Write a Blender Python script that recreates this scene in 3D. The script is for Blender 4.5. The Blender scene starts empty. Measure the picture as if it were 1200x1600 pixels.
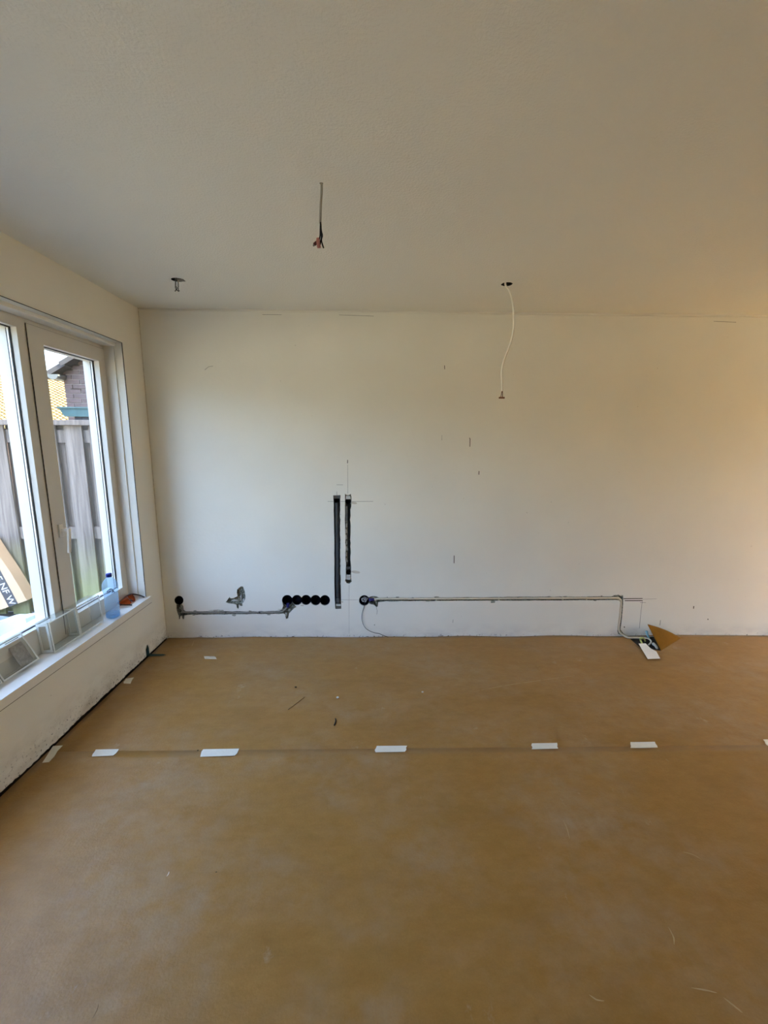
import bpy, bmesh, math, random
from mathutils import Vector, Matrix, noise
from mathutils.geometry import tessellate_polygon, delaunay_2d_cdt

# ------------------------------------------------------------------ camera, sky, sun, exposure
SC = bpy.context.scene
COL = SC.collection
F_PX, YAW, PITCH, ROLL = 651.15, 0.0200320, 0.1687681, 0.0051957
EYE = Vector((0.0, 0.0, 1.5))
FWD = Vector((math.sin(YAW)*math.cos(PITCH), math.cos(YAW)*math.cos(PITCH), -math.sin(PITCH)))
_r = Vector((math.cos(YAW), -math.sin(YAW), 0)); _u = _r.cross(FWD)
RIGHT = _r*math.cos(ROLL) + _u*math.sin(ROLL)
UP = -_r*math.sin(ROLL) + _u*math.cos(ROLL)
cam = bpy.data.objects.new('camera', bpy.data.cameras.new('camera')); COL.objects.link(cam)
cam.matrix_world = Matrix(((RIGHT.x, UP.x, -FWD.x, EYE.x), (RIGHT.y, UP.y, -FWD.y, EYE.y), (RIGHT.z, UP.z, -FWD.z, EYE.z), (0, 0, 0, 1)))
cam.data.sensor_fit = 'VERTICAL'; cam.data.sensor_height = 24.0
cam.data.lens = 24.0*F_PX/1600.0
cam.data.clip_start = 0.05; cam.data.clip_end = 200
SC.camera = cam

SUN_AZ, SUN_EL = math.radians(8), math.radians(58)      # towards +x, a little towards -y
world = bpy.data.worlds.new('sky'); SC.world = world; world.use_nodes = True
wn = world.node_tree; wn.nodes.clear()
sky = wn.nodes.new('ShaderNodeTexSky'); sky.sky_type = 'NISHITA'; sky.sun_disc = False
sky.sun_elevation = SUN_EL; sky.sun_rotation = math.radians(90) + SUN_AZ
sky.air_density = 1.0; sky.dust_density = 6.0; sky.ozone_density = 4.0
bgn = wn.nodes.new('ShaderNodeBackground'); bgn.inputs['Strength'].default_value = 0.42
out = wn.nodes.new('ShaderNodeOutputWorld')
wn.links.new(sky.outputs[0], bgn.inputs[0]); wn.links.new(bgn.outputs[0], out.inputs[0])

sun = bpy.data.lights.new('sun', 'SUN'); sun.energy = 15.0; sun.angle = math.radians(0.6); sun.color = (1.0, 0.86, 0.55)
sun_o = bpy.data.objects.new('sun', sun); COL.objects.link(sun_o)
SUN_DIR = Vector((math.cos(SUN_EL)*math.cos(SUN_AZ), -math.cos(SUN_EL)*math.sin(SUN_AZ), math.sin(SUN_EL)))
sun_o.rotation_euler = SUN_DIR.to_track_quat('Z', 'Y').to_euler()
sun_o.location = (8, -2, 9)

SC.view_settings.view_transform = 'Standard'; SC.view_settings.look = 'None'
SC.view_settings.exposure = 2.96; SC.view_settings.gamma = 1.0
SC.view_settings.use_curve_mapping = False
SC.cycles.max_bounces = 11; SC.cycles.diffuse_bounces = 6; SC.cycles.glossy_bounces = 4
SC.cycles.transmission_bounces = 8; SC.cycles.transparent_max_bounces = 24
SC.cycles.caustics_reflective = False; SC.cycles.caustics_refractive = False
SC.cycles.use_denoising = True
SC.cycles.sample_clamp_indirect = 6.0

def portal(center, normal, w, h):
    """light portal in a window opening: guides sky sampling, gives off nothing itself"""
    l = bpy.data.lights.new('window_portal', 'AREA'); l.shape = 'RECTANGLE'; l.size = w; l.size_y = h
    l.cycles.is_portal = True
    o = bpy.data.objects.new('window_portal', l); COL.objects.link(o)
    o.location = center
    o.rotation_euler = (-Vector(normal)).to_track_quat('Z', 'Y').to_euler()

# ------------------------------------------------------------------ room measures (metres)
D, XL, H = 3.0206, -1.5989, 2.3712
XR, YR = 4.80, -3.00
XOUT = -1.832
WY0, WY1, WZ0, WZ1 = -0.30, 2.795, 0.372, 2.100     # left window opening
XF = -1.716                                          # inner face of the window frame
rnd = random.Random(7)

def ray(px, py): return FWD + RIGHT*((px-600)/F_PX) - UP*((py-800)/F_PX)
def onY(px, py, y): d = ray(px, py); return EYE + d*((y-EYE.y)/d.y)
def onX(px, py, x): d = ray(px, py); return EYE + d*((x-EYE.x)/d.x)
def onZ(px, py, z): d = ray(px, py); return EYE + d*((z-EYE.z)/d.z)
def W(px, py): p = onY(px, py, D); return (p.x, p.z)          # pixel -> (x, z) on the back wall

# ------------------------------------------------------------------ materials
def nodes_of(m): return m.node_tree.nodes, m.node_tree.links
def material(name, color, rough=0.6, spec=0.3, metal=0.0, vary=0.0, scale=8.0, bump=0.0, bump_scale=60.0, stretch=(1, 1, 1), color2=None):
    m = bpy.data.materials.new(name); m.use_nodes = True
    n, l = nodes_of(m); b = n['Principled BSDF']
    b.inputs['Roughness'].default_value = rough; b.inputs['Metallic'].default_value = metal
    b.inputs['Specular IOR Level'].default_value = spec
    tc = n.new('ShaderNodeTexCoord'); mp = n.new('ShaderNodeMapping'); mp.inputs['Scale'].default_value = stretch
    l.new(tc.outputs['Object'], mp.inputs['Vector'])
    nz = n.new('ShaderNodeTexNoise'); nz.inputs['Scale'].default_value = scale; nz.inputs['Detail'].default_value = 5
    l.new(mp.outputs[0], nz.inputs['Vector'])
    rp = n.new('ShaderNodeValToRGB'); rp.color_ramp.elements[0].position = 0.3; rp.color_ramp.elements[1].position = 0.7
    c2 = color2 or [max(0, c*(1-vary)) for c in color]
    rp.color_ramp.elements[0].color = (*c2, 1); rp.color_ramp.elements[1].color = (*color, 1)
    l.new(nz.outputs['Fac'], rp.inputs[0]); l.new(rp.outputs[0], b.inputs['Base Color'])
    if bump > 0:
        nb = n.new('ShaderNodeTexNoise'); nb.inputs['Scale'].default_value = bump_scale; nb.inputs['Detail'].default_value = 4
        l.new(mp.outputs[0], nb.inputs['Vector'])
        bp = n.new('ShaderNodeBump'); bp.inputs['Strength'].default_value = bump; bp.inputs['Distance'].default_value = 0.004
        l.new(nb.outputs['Fac'], bp.inputs['Height']); l.new(bp.outputs[0], b.inputs['Normal'])
    return m

def mix_color(n, l, fac, a, b):
    mx = n.new('ShaderNodeMix'); mx.data_type = 'RGBA'
    if hasattr(fac, 'node'): l.new(fac, mx.inputs[0])
    else: mx.inputs[0].default_value = fac
    for v, i in ((a, 6), (b, 7)):
        if hasattr(v, 'node'): l.new(v, mx.inputs[i])
        else: mx.inputs[i].default_value = (*v, 1)
    return mx.outputs[2]
def ramp(n, l, src, p0, p1):
    r = n.new('ShaderNodeMapRange'); r.inputs[1].default_value = p0; r.inputs[2].default_value = p1; r.clamp = True
    l.new(src, r.inputs[0]); return r.outputs[0]
def math_node(n, l, op, a, b):
    m = n.new('ShaderNodeMath'); m.operation = op
    for i, v in enumerate((a, b)):
        if hasattr(v, 'node'): l.new(v, m.inputs[i])
        else: m.inputs[i].default_value = v
    return m.outputs[0]
def noise_node(n, l, vec, scale, detail=5, rough=0.55, stretch=None):
    if stretch:
        mp = n.new('ShaderNodeMapping'); mp.inputs['Scale'].default_value = stretch
        l.new(vec, mp.inputs[0]); vec = mp.outputs[0]
    t = n.new('ShaderNodeTexNoise'); t.inputs['Scale'].default_value = scale; t.inputs['Detail'].default_value = detail
    t.inputs['Roughness'].default_value = rough
    l.new(vec, t.inputs['Vector']); return t.outputs['Fac']

def plaster(name, base, dirt, dirt_height, speck):
    """painted plaster; scuffed and grimy just above the floor"""
    m = material(name, base, rough=0.85, spec=0.15, vary=0.05, scale=2.2, bump=0.22, bump_scale=45)
    n, l = nodes_of(m); b = n['Principled BSDF']
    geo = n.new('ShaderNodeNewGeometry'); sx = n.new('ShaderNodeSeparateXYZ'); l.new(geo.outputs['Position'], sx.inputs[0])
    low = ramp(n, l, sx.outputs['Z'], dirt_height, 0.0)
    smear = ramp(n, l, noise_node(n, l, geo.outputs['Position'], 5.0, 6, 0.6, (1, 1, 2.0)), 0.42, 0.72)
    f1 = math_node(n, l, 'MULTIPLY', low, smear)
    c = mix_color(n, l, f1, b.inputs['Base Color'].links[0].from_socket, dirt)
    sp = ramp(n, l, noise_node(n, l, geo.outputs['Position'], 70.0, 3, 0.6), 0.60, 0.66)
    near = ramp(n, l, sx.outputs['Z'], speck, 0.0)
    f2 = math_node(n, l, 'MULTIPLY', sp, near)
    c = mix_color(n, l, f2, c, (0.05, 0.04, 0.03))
    # tiny chips spread over the whole wall
    sp2 = ramp(n, l, noise_node(n, l, geo.outputs['Position'], 38.0, 2, 0.5), 0.765, 0.80)
    c = mix_color(n, l, math_node(n, l, 'MULTIPLY', sp2, 0.45), c, (0.30, 0.27, 0.22))
    l.new(c, b.inputs['Base Color'])
    return m

def kraft(name):
    m = material(name, (0.34, 0.205, 0.085), rough=0.62, spec=0.38)
    n, l = nodes_of(m); b = n['Principled BSDF']
    geo = n.new('ShaderNodeNewGeometry'); pos = geo.outputs['Position']
    fibre = noise_node(n, l, pos, 16.0, 8, 0.75, (0.7, 1.3, 1))
    c = mix_color(n, l, ramp(n, l, fibre, 0.3, 0.7), (0.295, 0.148, 0.030), (0.38, 0.203, 0.051))
    grain = ramp(n, l, noise_node(n, l, pos, 190.0, 3, 0.7), 0.25, 0.75)
    c = mix_color(n, l, math_node(n, l, 'MULTIPLY', grain, 0.30), c, (0.21, 0.105, 0.022))
    dark = ramp(n, l, noise_node(n, l, pos, 2.6, 6, 0.68, (0.8, 1.5, 1)), 0.50, 0.70)
    c = mix_color(n, l, math_node(n, l, 'MULTIPLY', dark, 0.42), c, (0.215, 0.105, 0.020))
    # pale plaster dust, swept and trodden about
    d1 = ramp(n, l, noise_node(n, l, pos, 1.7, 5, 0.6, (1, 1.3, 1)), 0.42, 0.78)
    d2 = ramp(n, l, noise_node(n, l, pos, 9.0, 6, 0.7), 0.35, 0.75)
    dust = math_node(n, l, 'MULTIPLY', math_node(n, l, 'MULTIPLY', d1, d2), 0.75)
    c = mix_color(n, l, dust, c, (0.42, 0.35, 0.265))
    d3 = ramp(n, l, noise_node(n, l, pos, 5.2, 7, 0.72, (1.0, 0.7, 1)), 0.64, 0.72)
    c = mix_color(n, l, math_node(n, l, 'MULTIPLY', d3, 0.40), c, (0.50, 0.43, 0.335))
    l.new(c, b.inputs['Base Color'])
    l.new(math_node(n, l, 'ADD', math_node(n, l, 'MULTIPLY', dust, 0.35), 0.40), b.inputs['Roughness'])
    hb = math_node(n, l, 'ADD', math_node(n, l, 'MULTIPLY', noise_node(n, l, pos, 3.0, 3, 0.5), 5.0), noise_node(n, l, pos, 120.0, 3))
    bp = n.new('ShaderNodeBump'); bp.inputs['Strength'].default_value = 0.35; bp.inputs['Distance'].default_value = 0.003
    l.new(hb, bp.inputs['Height']); l.new(bp.outputs[0], b.inputs['Normal'])
    return m

def thin_glass(name, tint, gloss=0.10, rough=0.02, milky=0.0, milk=(0.8, 0.85, 0.9), bump=0.0):
    """thin clear sheet: lets light straight through, mirrors a little at grazing angles"""
    m = bpy.data.materials.new(name); m.use_nodes = True
    n, l = nodes_of(m); n.remove(n['Principled BSDF']); o = n['Material Output']
    tr = n.new('ShaderNodeBsdfTransparent'); tr.inputs[0].default_value = (*tint, 1)
    gl = n.new('ShaderNodeBsdfGlossy'); gl.inputs['Roughness'].default_value = rough
    geo = n.new('ShaderNodeNewGeometry'); dt = n.new('ShaderNodeVectorMath'); dt.operation = 'DOT_PRODUCT'
    l.new(geo.outputs['Incoming'], dt.inputs[0]); l.new(geo.outputs['Normal'], dt.inputs[1])
    c5 = math_node(n, l, 'POWER', math_node(n, l, 'SUBTRACT', 1.0, math_node(n, l, 'ABSOLUTE', dt.outputs['Value'], 0.0)), 5.0)
    fres = math_node(n, l, 'ADD', math_node(n, l, 'MULTIPLY', c5, 0.5), gloss*0.3)      # reflects the same from both sides
    if bump:
        tc = n.new('ShaderNodeTexCoord'); nz = n.new('ShaderNodeTexNoise'); nz.inputs['Scale'].default_value = 22
        l.new(tc.outputs['Object'], nz.inputs['Vector'])
        bp = n.new('ShaderNodeBump'); bp.inputs['Strength'].default_value = bump; bp.inputs['Distance'].default_value = 0.02
        l.new(nz.outputs['Fac'], bp.inputs['Height']); l.new(bp.outputs[0], gl.inputs['Normal']); l.new(bp.outputs[0], dt.inputs[1])
    mx = n.new('ShaderNodeMixShader'); l.new(fres, mx.inputs[0]); l.new(tr.outputs[0], mx.inputs[1]); l.new(gl.outputs[0], mx.inputs[2])
    last = mx.outputs[0]
    if milky:
        df = n.new('ShaderNodeBsdfDiffuse'); df.inputs[0].default_value = (*milk, 1)
        tl = n.new('ShaderNodeBsdfTranslucent'); tl.inputs[0].default_value = (*milk, 1)
        m2 = n.new('ShaderNodeMixShader'); m2.inputs[0].default_value = 0.5; l.new(df.outputs[0], m2.inputs[1]); l.new(tl.outputs[0], m2.inputs[2])
        m3 = n.new('ShaderNodeMixShader'); m3.inputs[0].default_value = milky; l.new(last, m3.inputs[1]); l.new(m2.outputs[0], m3.inputs[2]); last = m3.outputs[0]
    l.new(last, o.inputs['Surface'])
    return m

def fence_wood(name):
    m = material(name, (0.34, 0.285, 0.25), rough=0.85, spec=0.1, vary=0.62, scale=16, bump=0.3, bump_scale=30, stretch=(2.5, 2.5, 0.13))
    n, l = nodes_of(m); b = n['Principled BSDF']
    geo = n.new('ShaderNodeNewGeometry'); sx = n.new('ShaderNodeSeparateXYZ'); l.new(geo.outputs['Position'], sx.inputs[0])
    wob = math_node(n, l, 'ADD', sx.outputs['Z'], math_node(n, l, 'MULTIPLY', noise_node(n, l, geo.outputs['Position'], 3.0, 4, 0.6, (1.5, 1.5, 0.8)), 0.55))
    alg = math_node(n, l, 'MULTIPLY', ramp(n, l, wob, 0.95, 0.40), 0.60)
    c = mix_color(n, l, alg, b.inputs['Base Color'].links[0].from_socket, (0.34, 0.36, 0.13))
    kn = ramp(n, l, noise_node(n, l, geo.outputs['Position'], 9.0, 2, 0.5, (1, 1, 0.6)), 0.70, 0.78)
    c = mix_color(n, l, math_node(n, l, 'MULTIPLY', kn, 0.6), c, (0.16, 0.14, 0.13))
    l.new(c, b.inputs['Base Color'])
    return m

M = {}
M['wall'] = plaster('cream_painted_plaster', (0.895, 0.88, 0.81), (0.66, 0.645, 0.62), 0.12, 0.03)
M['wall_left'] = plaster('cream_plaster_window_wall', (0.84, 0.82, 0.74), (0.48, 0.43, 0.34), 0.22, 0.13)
M['ceiling'] = material('sprayed_ceiling_plaster', (0.83, 0.83, 0.785), rough=0.95, spec=0.05, vary=0.03, scale=1.5, bump=0.55, bump_scale=120)
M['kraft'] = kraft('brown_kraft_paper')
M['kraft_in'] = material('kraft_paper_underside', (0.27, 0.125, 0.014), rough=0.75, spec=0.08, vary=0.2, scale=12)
M['screed'] = material('dark_screed', (0.06, 0.05, 0.045), rough=0.9, vary=0.4, scale=20)
M['trim'] = material('white_gloss_paint', (0.82, 0.80, 0.74), rough=0.45, spec=0.4, vary=0.04, scale=3)
M['upvc'] = material('white_window_plastic', (0.70, 0.68, 0.625), rough=0.4, spec=0.4, vary=0.02, scale=3)
M['gasket'] = material('black_rubber', (0.025, 0.025, 0.028), rough=0.7, vary=0.1)
M['spacer'] = material('aluminium_spacer', (0.72, 0.70, 0.70), rough=0.4, metal=0.3, vary=0.08, scale=40)
M['glass'] = thin_glass('window_glass', (0.97, 0.985, 0.98), 0.11)
M['seam'] = material('dark_gap', (0.05, 0.04, 0.03), rough=0.95, vary=0.3)
M['masonry'] = material('raw_grey_masonry', (0.10, 0.085, 0.07), rough=0.95, vary=0.5, scale=30, bump=0.6)
M['raw'] = material('raw_broken_plaster', (0.58, 0.58, 0.48), rough=0.95, spec=0.05, vary=0.88, scale=95, bump=1.0, bump_scale=140)
M['rawdark'] = material('dark_chase_lining', (0.055, 0.058, 0.06), rough=0.9, vary=0.5, scale=50, bump=0.6)
M['filler'] = material('white_filler', (0.72, 0.72, 0.69), rough=0.9, vary=0.25, scale=60, bump=0.5)
M['navy'] = material('navy_plastic', (0.006, 0.006, 0.014), rough=0.85, spec=0.05, vary=0.2)
M['blue'] = material('blue_plastic', (0.035, 0.03, 0.22), rough=0.4, vary=0.1)
M['pipe'] = material('cream_conduit_plastic', (0.80, 0.73, 0.56), rough=0.45, vary=0.1, scale=20)
M['pipegrey'] = material('grey_conduit_plastic', (0.40, 0.385, 0.35), rough=0.5, vary=0.2, scale=20)
M['anthracite'] = material('anthracite_pipe', (0.075, 0.078, 0.085), rough=0.45, vary=0.2, scale=20)
M['bracket'] = material('grey_bracket_plastic', (0.16, 0.16, 0.155), rough=0.5, vary=0.3, scale=30)
M['black'] = material('black_insulation', (0.012, 0.011, 0.010), rough=0.5, vary=0.1)
M['cable'] = material('white_cable_sheath', (0.94, 0.91, 0.83), rough=0.45, vary=0.05)
M['cablegrey'] = material('grey_cable_sheath', (0.36, 0.34, 0.29), rough=0.5, vary=0.05)
M['terminal'] = material('pink_terminal_plastic', (0.52, 0.22, 0.20), rough=0.4, vary=0.2)
M['maroon'] = material('dark_red_insulation', (0.10, 0.02, 0.018), rough=0.5)
M['copper'] = material('brown_insulation', (0.20, 0.075, 0.03), rough=0.5)
M['tape'] = material('white_masking_tape', (0.80, 0.77, 0.66), rough=0.7, vary=0.06, scale=25, bump=0.3, bump_scale=90)
M['teal'] = material('dark_teal_tape', (0.012, 0.055, 0.06), rough=0.5, vary=0.2)
M['amber'] = thin_glass('amber_lens', (0.80, 0.30, 0.03), 0.15, 0.04, 0.30, (0.55, 0.14, 0.012))
M['darkframe'] = material('dark_frame_plastic', (0.03, 0.022, 0.015), rough=0.3, spec=0.5)
M['block'] = thin_glass('clear_block_glass', (0.965, 0.965, 0.945), 0.10, 0.05, 0.13, (0.82, 0.77, 0.66), 0.5)
M['blockrim'] = thin_glass('block_rim_glass', (0.93, 0.94, 0.925), 0.12, 0.06, 0.10, (0.85, 0.85, 0.82))
M['blockedge'] = thin_glass('block_edge_glass', (0.9, 0.92, 0.9), 0.15, 0.06, 0.80, (0.93, 0.93, 0.89))
M['sticker'] = material('grey_printed_sticker', (0.42, 0.40, 0.38), rough=0.7, vary=0.45, scale=70)
M['ink'] = material('dark_print', (0.03, 0.03, 0.035), rough=0.7)
M['bottle'] = thin_glass('pale_blue_bottle_plastic', (0.74, 0.87, 0.97), 0.12, 0.08, 0.26, (0.66, 0.80, 0.95), 0.4)
M['cap'] = material('blue_cap_plastic', (0.012, 0.03, 0.30), rough=0.35, vary=0.1)
M['print'] = material('bottle_print', (0.01, 0.015, 0.05), rough=0.5)
M['fence'] = fence_wood('weathered_fence_wood')
M['cardboard'] = material('cardboard', (0.66, 0.47, 0.30), rough=0.85, vary=0.12, scale=6)
M['band'] = material('dark_grey_print', (0.085, 0.08, 0.085), rough=0.8, vary=0.1)
M['whiteprint'] = material('white_print', (0.80, 0.80, 0.80), rough=0.8)
M['bag'] = material('white_plastic_film', (0.78, 0.84, 0.90), rough=0.5, vary=0.08, scale=5, bump=0.6, bump_scale=9)
M['brick'] = material('purple_brown_brick', (0.125, 0.095, 0.10), rough=0.9, vary=0.35, scale=9, bump=0.5, bump_scale=50)
M['mortar'] = material('pale_mortar', (0.33, 0.30, 0.29), rough=0.95, vary=0.2, scale=30)
M['slate'] = material('dark_verge_tile', (0.05, 0.05, 0.058), rough=0.8, vary=0.3, scale=12)
M['yellowtile'] = material('yellow_roof_tile', (0.085, 0.058, 0.022), rough=0.8, vary=0.25, scale=3)
M['tealpaint'] = material('teal_paint', (0.07, 0.15, 0.155), rough=0.6, vary=0.25, scale=15)
M['zinc'] = material('zinc_gutter', (0.10, 0.115, 0.125), rough=0.5, vary=0.2)
M['paving'] = material('grey_paving', (0.13, 0.125, 0.11), rough=0.95, vary=0.25, scale=1.5)
M['facade'] = material('brick_facade', (0.28, 0.17, 0.12), rough=0.95, vary=0.2, scale=6)
M['pencil'] = material('pencil_line', (0.46, 0.44, 0.41), rough=0.9, vary=0.4, scale=30)
M['scratch'] = material('scratch_dark', (0.055, 0.04, 0.02), rough=0.9)
M['smudge'] = material('brown_smudge', (0.77, 0.71, 0.60), rough=0.9, vary=0.3, scale=30)
M['card'] = material('white_card', (0.84, 0.84, 0.82), rough=0.7)
M['yg'] = material('yellow_green_insulation', (0.52, 0.55, 0.16), rough=0.5)
M['paleblue'] = material('pale_blue_plastic', (0.36, 0.60, 0.68), rough=0.5)
M['scuff'] = material('dusty_kraft_scuff', (0.50, 0.36, 0.20), rough=0.8, spec=0.1, vary=0.15, scale=40)
M['straw'] = material('dry_straw', (0.23, 0.14, 0.06), rough=0.9)

# ------------------------------------------------------------------ mesh helpers
def attach(o, parent):
    """parts keep their own world position; every object here is only ever translated"""
    if parent is not None:
        o.parent = parent; o.matrix_parent_inverse = Matrix.Translation(-Vector(parent.location))
def tag(o, label=None, cat=None, group=None, kind=None):
    if label: o['label'] = label
    if cat: o['category'] = cat
    if group: o['group'] = group
    if kind: o['kind'] = kind
    return o
def thing(name, loc, label, cat, group=None):
    o = bpy.data.objects.new(name, None); COL.objects.link(o); o.location = loc; o.empty_display_size = 0.05
    return tag(o, label, cat, group)
def build(name, verts, faces, mat, parent=None, smooth=False, recenter=True, mats=None, midx=None):
    vs = [Vector(v) for v in verts]
    loc = Vector((0, 0, 0))
    if recenter and vs:
        xs = [v.x for v in vs]; ys = [v.y for v in vs]; zs = [v.z for v in vs]
        loc = Vector(((min(xs)+max(xs))/2, (min(ys)+max(ys))/2, min(zs)))
    me = bpy.data.meshes.new(name)
    me.from_pydata([v-loc for v in vs], [], faces)
    bm = bmesh.new(); bm.from_mesh(me); bmesh.ops.recalc_face_normals(bm, faces=bm.faces); bm.to_mesh(me); bm.free()
    for mm in (mats or [mat]): me.materials.append(M[mm])
    if midx: me.polygons.foreach_set('material_index', midx)
    if smooth: me.polygons.foreach_set('use_smooth', [True]*len(me.polygons))
    me.update()
    o = bpy.data.objects.new(name, me); COL.objects.link(o); o.location = loc
    attach(o, parent)
    return o

class MB:
    """collects shapes that belong to ONE part"""
    def __init__(s): s.v = []; s.f = []
    def add(s, verts, faces):
        k = len(s.v); s.v += [Vector(v) for v in verts]; s.f += [tuple(i+k for i in f) for f in faces]; return s
    def box(s, lo, hi, ch=0.0):
        lo = Vector(lo); hi = Vector(hi)
        if ch <= 0:
            v = [(x, y, z) for x in (lo.x, hi.x) for y in (lo.y, hi.y) for z in (lo.z, hi.z)]
            return s.add(v, [(0, 1, 3, 2), (4, 6, 7, 5), (0, 4, 5, 1), (2, 3, 7, 6), (0, 2, 6, 4), (1, 5, 7, 3)])
        bm = bmesh.new(); bmesh.ops.create_cube(bm, size=1)
        for v in bm.verts: v.co = Vector((lo[i] + (v.co[i]+0.5)*(hi[i]-lo[i]) for i in range(3)))
        bmesh.ops.bevel(bm, geom=bm.edges[:], offset=ch, segments=2, affect='EDGES', profile=0.6)
        bm.verts.index_update()
        s.add([v.co.copy() for v in bm.verts], [tuple(v.index for v in f.verts) for f in bm.faces]); bm.free(); return s
    def xform(s, mat): s.v = [mat @ v for v in s.v]; return s
    def out(s, name, mat, parent=None, smooth=False): return build(name, s.v, s.f, mat, parent, smooth)

def catmull(pts, n=8):
    P = [Vector(p) for p in pts]
    if len(P) < 3 or n <= 1: return P
    res = []
    for i in range(len(P)-1):
        a = P[max(0, i-1)]; b = P[i]; c = P[i+1]; d = P[min(len(P)-1, i+2)]
        for k in range(n):
            t = k/n
            res.append(0.5*((2*b) + (c-a)*t + (2*a-5*b+4*c-d)*t*t + (3*b-a-3*c+d)*t**3))
    res.append(P[-1]); return res
def tube_geo(pts, r, sides=8, n=8):
    P = catmull(pts, n); vs = []; fs = []
    up = None
    for i, p in enumerate(P):
        t = (P[min(i+1, len(P)-1)] - P[max(i-1, 0)]).normalized()
        if up is None: up = t.orthogonal().normalized()
        up = (up - t*up.dot(t)).normalized(); b = t.cross(up)
        rr = r(i/(len(P)-1)) if callable(r) else r
        for k in range(sides):
            a = 2*math.pi*k/sides; vs.append(p + up*math.cos(a)*rr + b*math.sin(a)*rr)
    for i in range(len(P)-1):
        for k in range(sides):
            a = i*sides+k; b2 = i*sides+(k+1) % sides
            fs.append((a, b2, b2+sides, a+sides))
    fs.append(tuple(range(sides))); fs.append(tuple(range((len(P)-1)*sides, len(P)*sides)))
    return vs, fs
def tube(name, pts, r, mat, parent=None, sides=8, n=8):
    v, f = tube_geo(pts, r, sides, n); return build(name, v, f, mat, parent, True)
def lathe_geo(profile, center, axis='Z', seg=24):
    vs = []; fs = []; c = Vector(center)
    for (r, h) in profile:
        for k in range(seg):
            a = 2*math.pi*k/seg; x, y = r*math.cos(a), r*math.sin(a)
            vs.append(c + (Vector((x, y, h)) if axis == 'Z' else Vector((x, h, y))))
    for i in range(len(profile)-1):
        for k in range(seg):
            a = i*seg+k; b = i*seg+(k+1) % seg; fs.append((a, b, b+seg, a+seg))
    return vs, fs

def plate(outline, holes, place, thick, back_holes=True):
    """flat slab with holes; place(u, v, d) -> point, d = depth behind the face"""
    loops = [list(outline)] + [list(h) for h in holes]
    vs = []; fs = []
    tri = tessellate_polygon([[Vector((u, v, 0)) for u, v in lp] for lp in loops])
    flat = [p for lp in loops for p in lp]; N = len(flat)
    vs += [place(u, v, 0) for u, v in flat]; fs += [tuple(t) for t in tri]
    if thick:
        vs += [place(u, v, thick) for u, v in flat]
        if back_holes:
            fs += [tuple(N+i for i in t) for t in tri]; side = loops
        else:
            t2 = tessellate_polygon([[Vector((u, v, 0)) for u, v in loops[0]]])
            fs += [tuple(N+i for i in t) for t in t2]; side = loops[:1]
        k = 0
        for lp in side:
            m = len(lp)
            for i in range(m):
                a, b = k+i, k+(i+1) % m; fs.append((a, b, b+N, a+N))
            k += m
    return vs, fs
def cup(outline, place, depth, jit=0.0):
    """lining of a recess: side walls and bottom"""
    n = len(outline)
    vs = [place(u, v, 0) for u, v in outline]
    vs += [place(u+rnd.uniform(-jit, jit), v+rnd.uniform(-jit, jit), depth*rnd.uniform(0.85, 1.0) if jit else depth) for u, v in outline]
    fs = [(i, (i+1) % n, (i+1) % n+n, i+n) for i in range(n)]
    tri = tessellate_polygon([[Vector((u, v, 0)) for u, v in outline]])
    fs += [tuple(n+i for i in t) for t in tri]
    return vs, fs
def rect(a0, b0, a1, b1): return [(a0, b0), (a1, b0), (a1, b1), (a0, b1)]
def ring_mb(a0, b0, a1, b1, w, place, thick):
    return plate(rect(a0, b0, a1, b1), [rect(a0+w, b0+w, a1-w, b1-w)], place, thick)
pBack = lambda u, v, d: Vector((u, D+d, v))
pLeft = lambda u, v, d: Vector((XL-d, u, v))
pCeil = lambda u, v, d: Vector((u, v, H+d))
pRight = lambda u, v, d: Vector((XR+d, u, v))
pRear = lambda u, v, d: Vector((u, YR-d, v))
def px_path(pts): return [W(*p) for p in pts]
def arc(cx, cy, r, a0, a1, n=10, ry=None):
    return [(cx+r*math.cos(math.radians(a0+(a1-a0)*i/n)), cy-(ry or r)*math.sin(math.radians(a0+(a1-a0)*i/n))) for i in range(n+1)]
def text_mesh(body, size):
    cu = bpy.data.curves.new('lettering', 'FONT'); cu.body = body; cu.size = size; cu.align_x = 'LEFT'; cu.extrude = 0.0004; cu.resolution_u = 3
    o = bpy.data.objects.new('lettering', cu); COL.objects.link(o)
    dg = bpy.context.evaluated_depsgraph_get(); me = bpy.data.meshes.new_from_object(o.evaluated_get(dg))
    vs = [v.co.copy() for v in me.vertices]; fs = [tuple(p.vertices) for p in me.polygons]
    bpy.data.objects.remove(o); bpy.data.curves.remove(cu); bpy.data.meshes.remove(me)
    return vs, fs

# ------------------------------------------------------------------ the room
# recess outlines on the back wall, traced as they lie on that wall plane
def jag(pts, a, b, step, amp):
    """ragged straight run of points from a to b (pixel units)"""
    n = max(2, int(math.hypot(b[0]-a[0], b[1]-a[1])/step)); r = []
    for i in range(n):
        t = i/n; r.append((a[0]+(b[0]-a[0])*t, a[1]+(b[1]-a[1])*t+rnd.uniform(-amp, amp)))
    return pts+r
def jagv(a, b, step, amp):
    n = max(2, int(abs(b[1]-a[1])/step))
    return [(a[0]+(b[0]-a[0])*i/n+rnd.uniform(-amp, amp), a[1]+(b[1]-a[1])*i/n) for i in range(n)]

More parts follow.
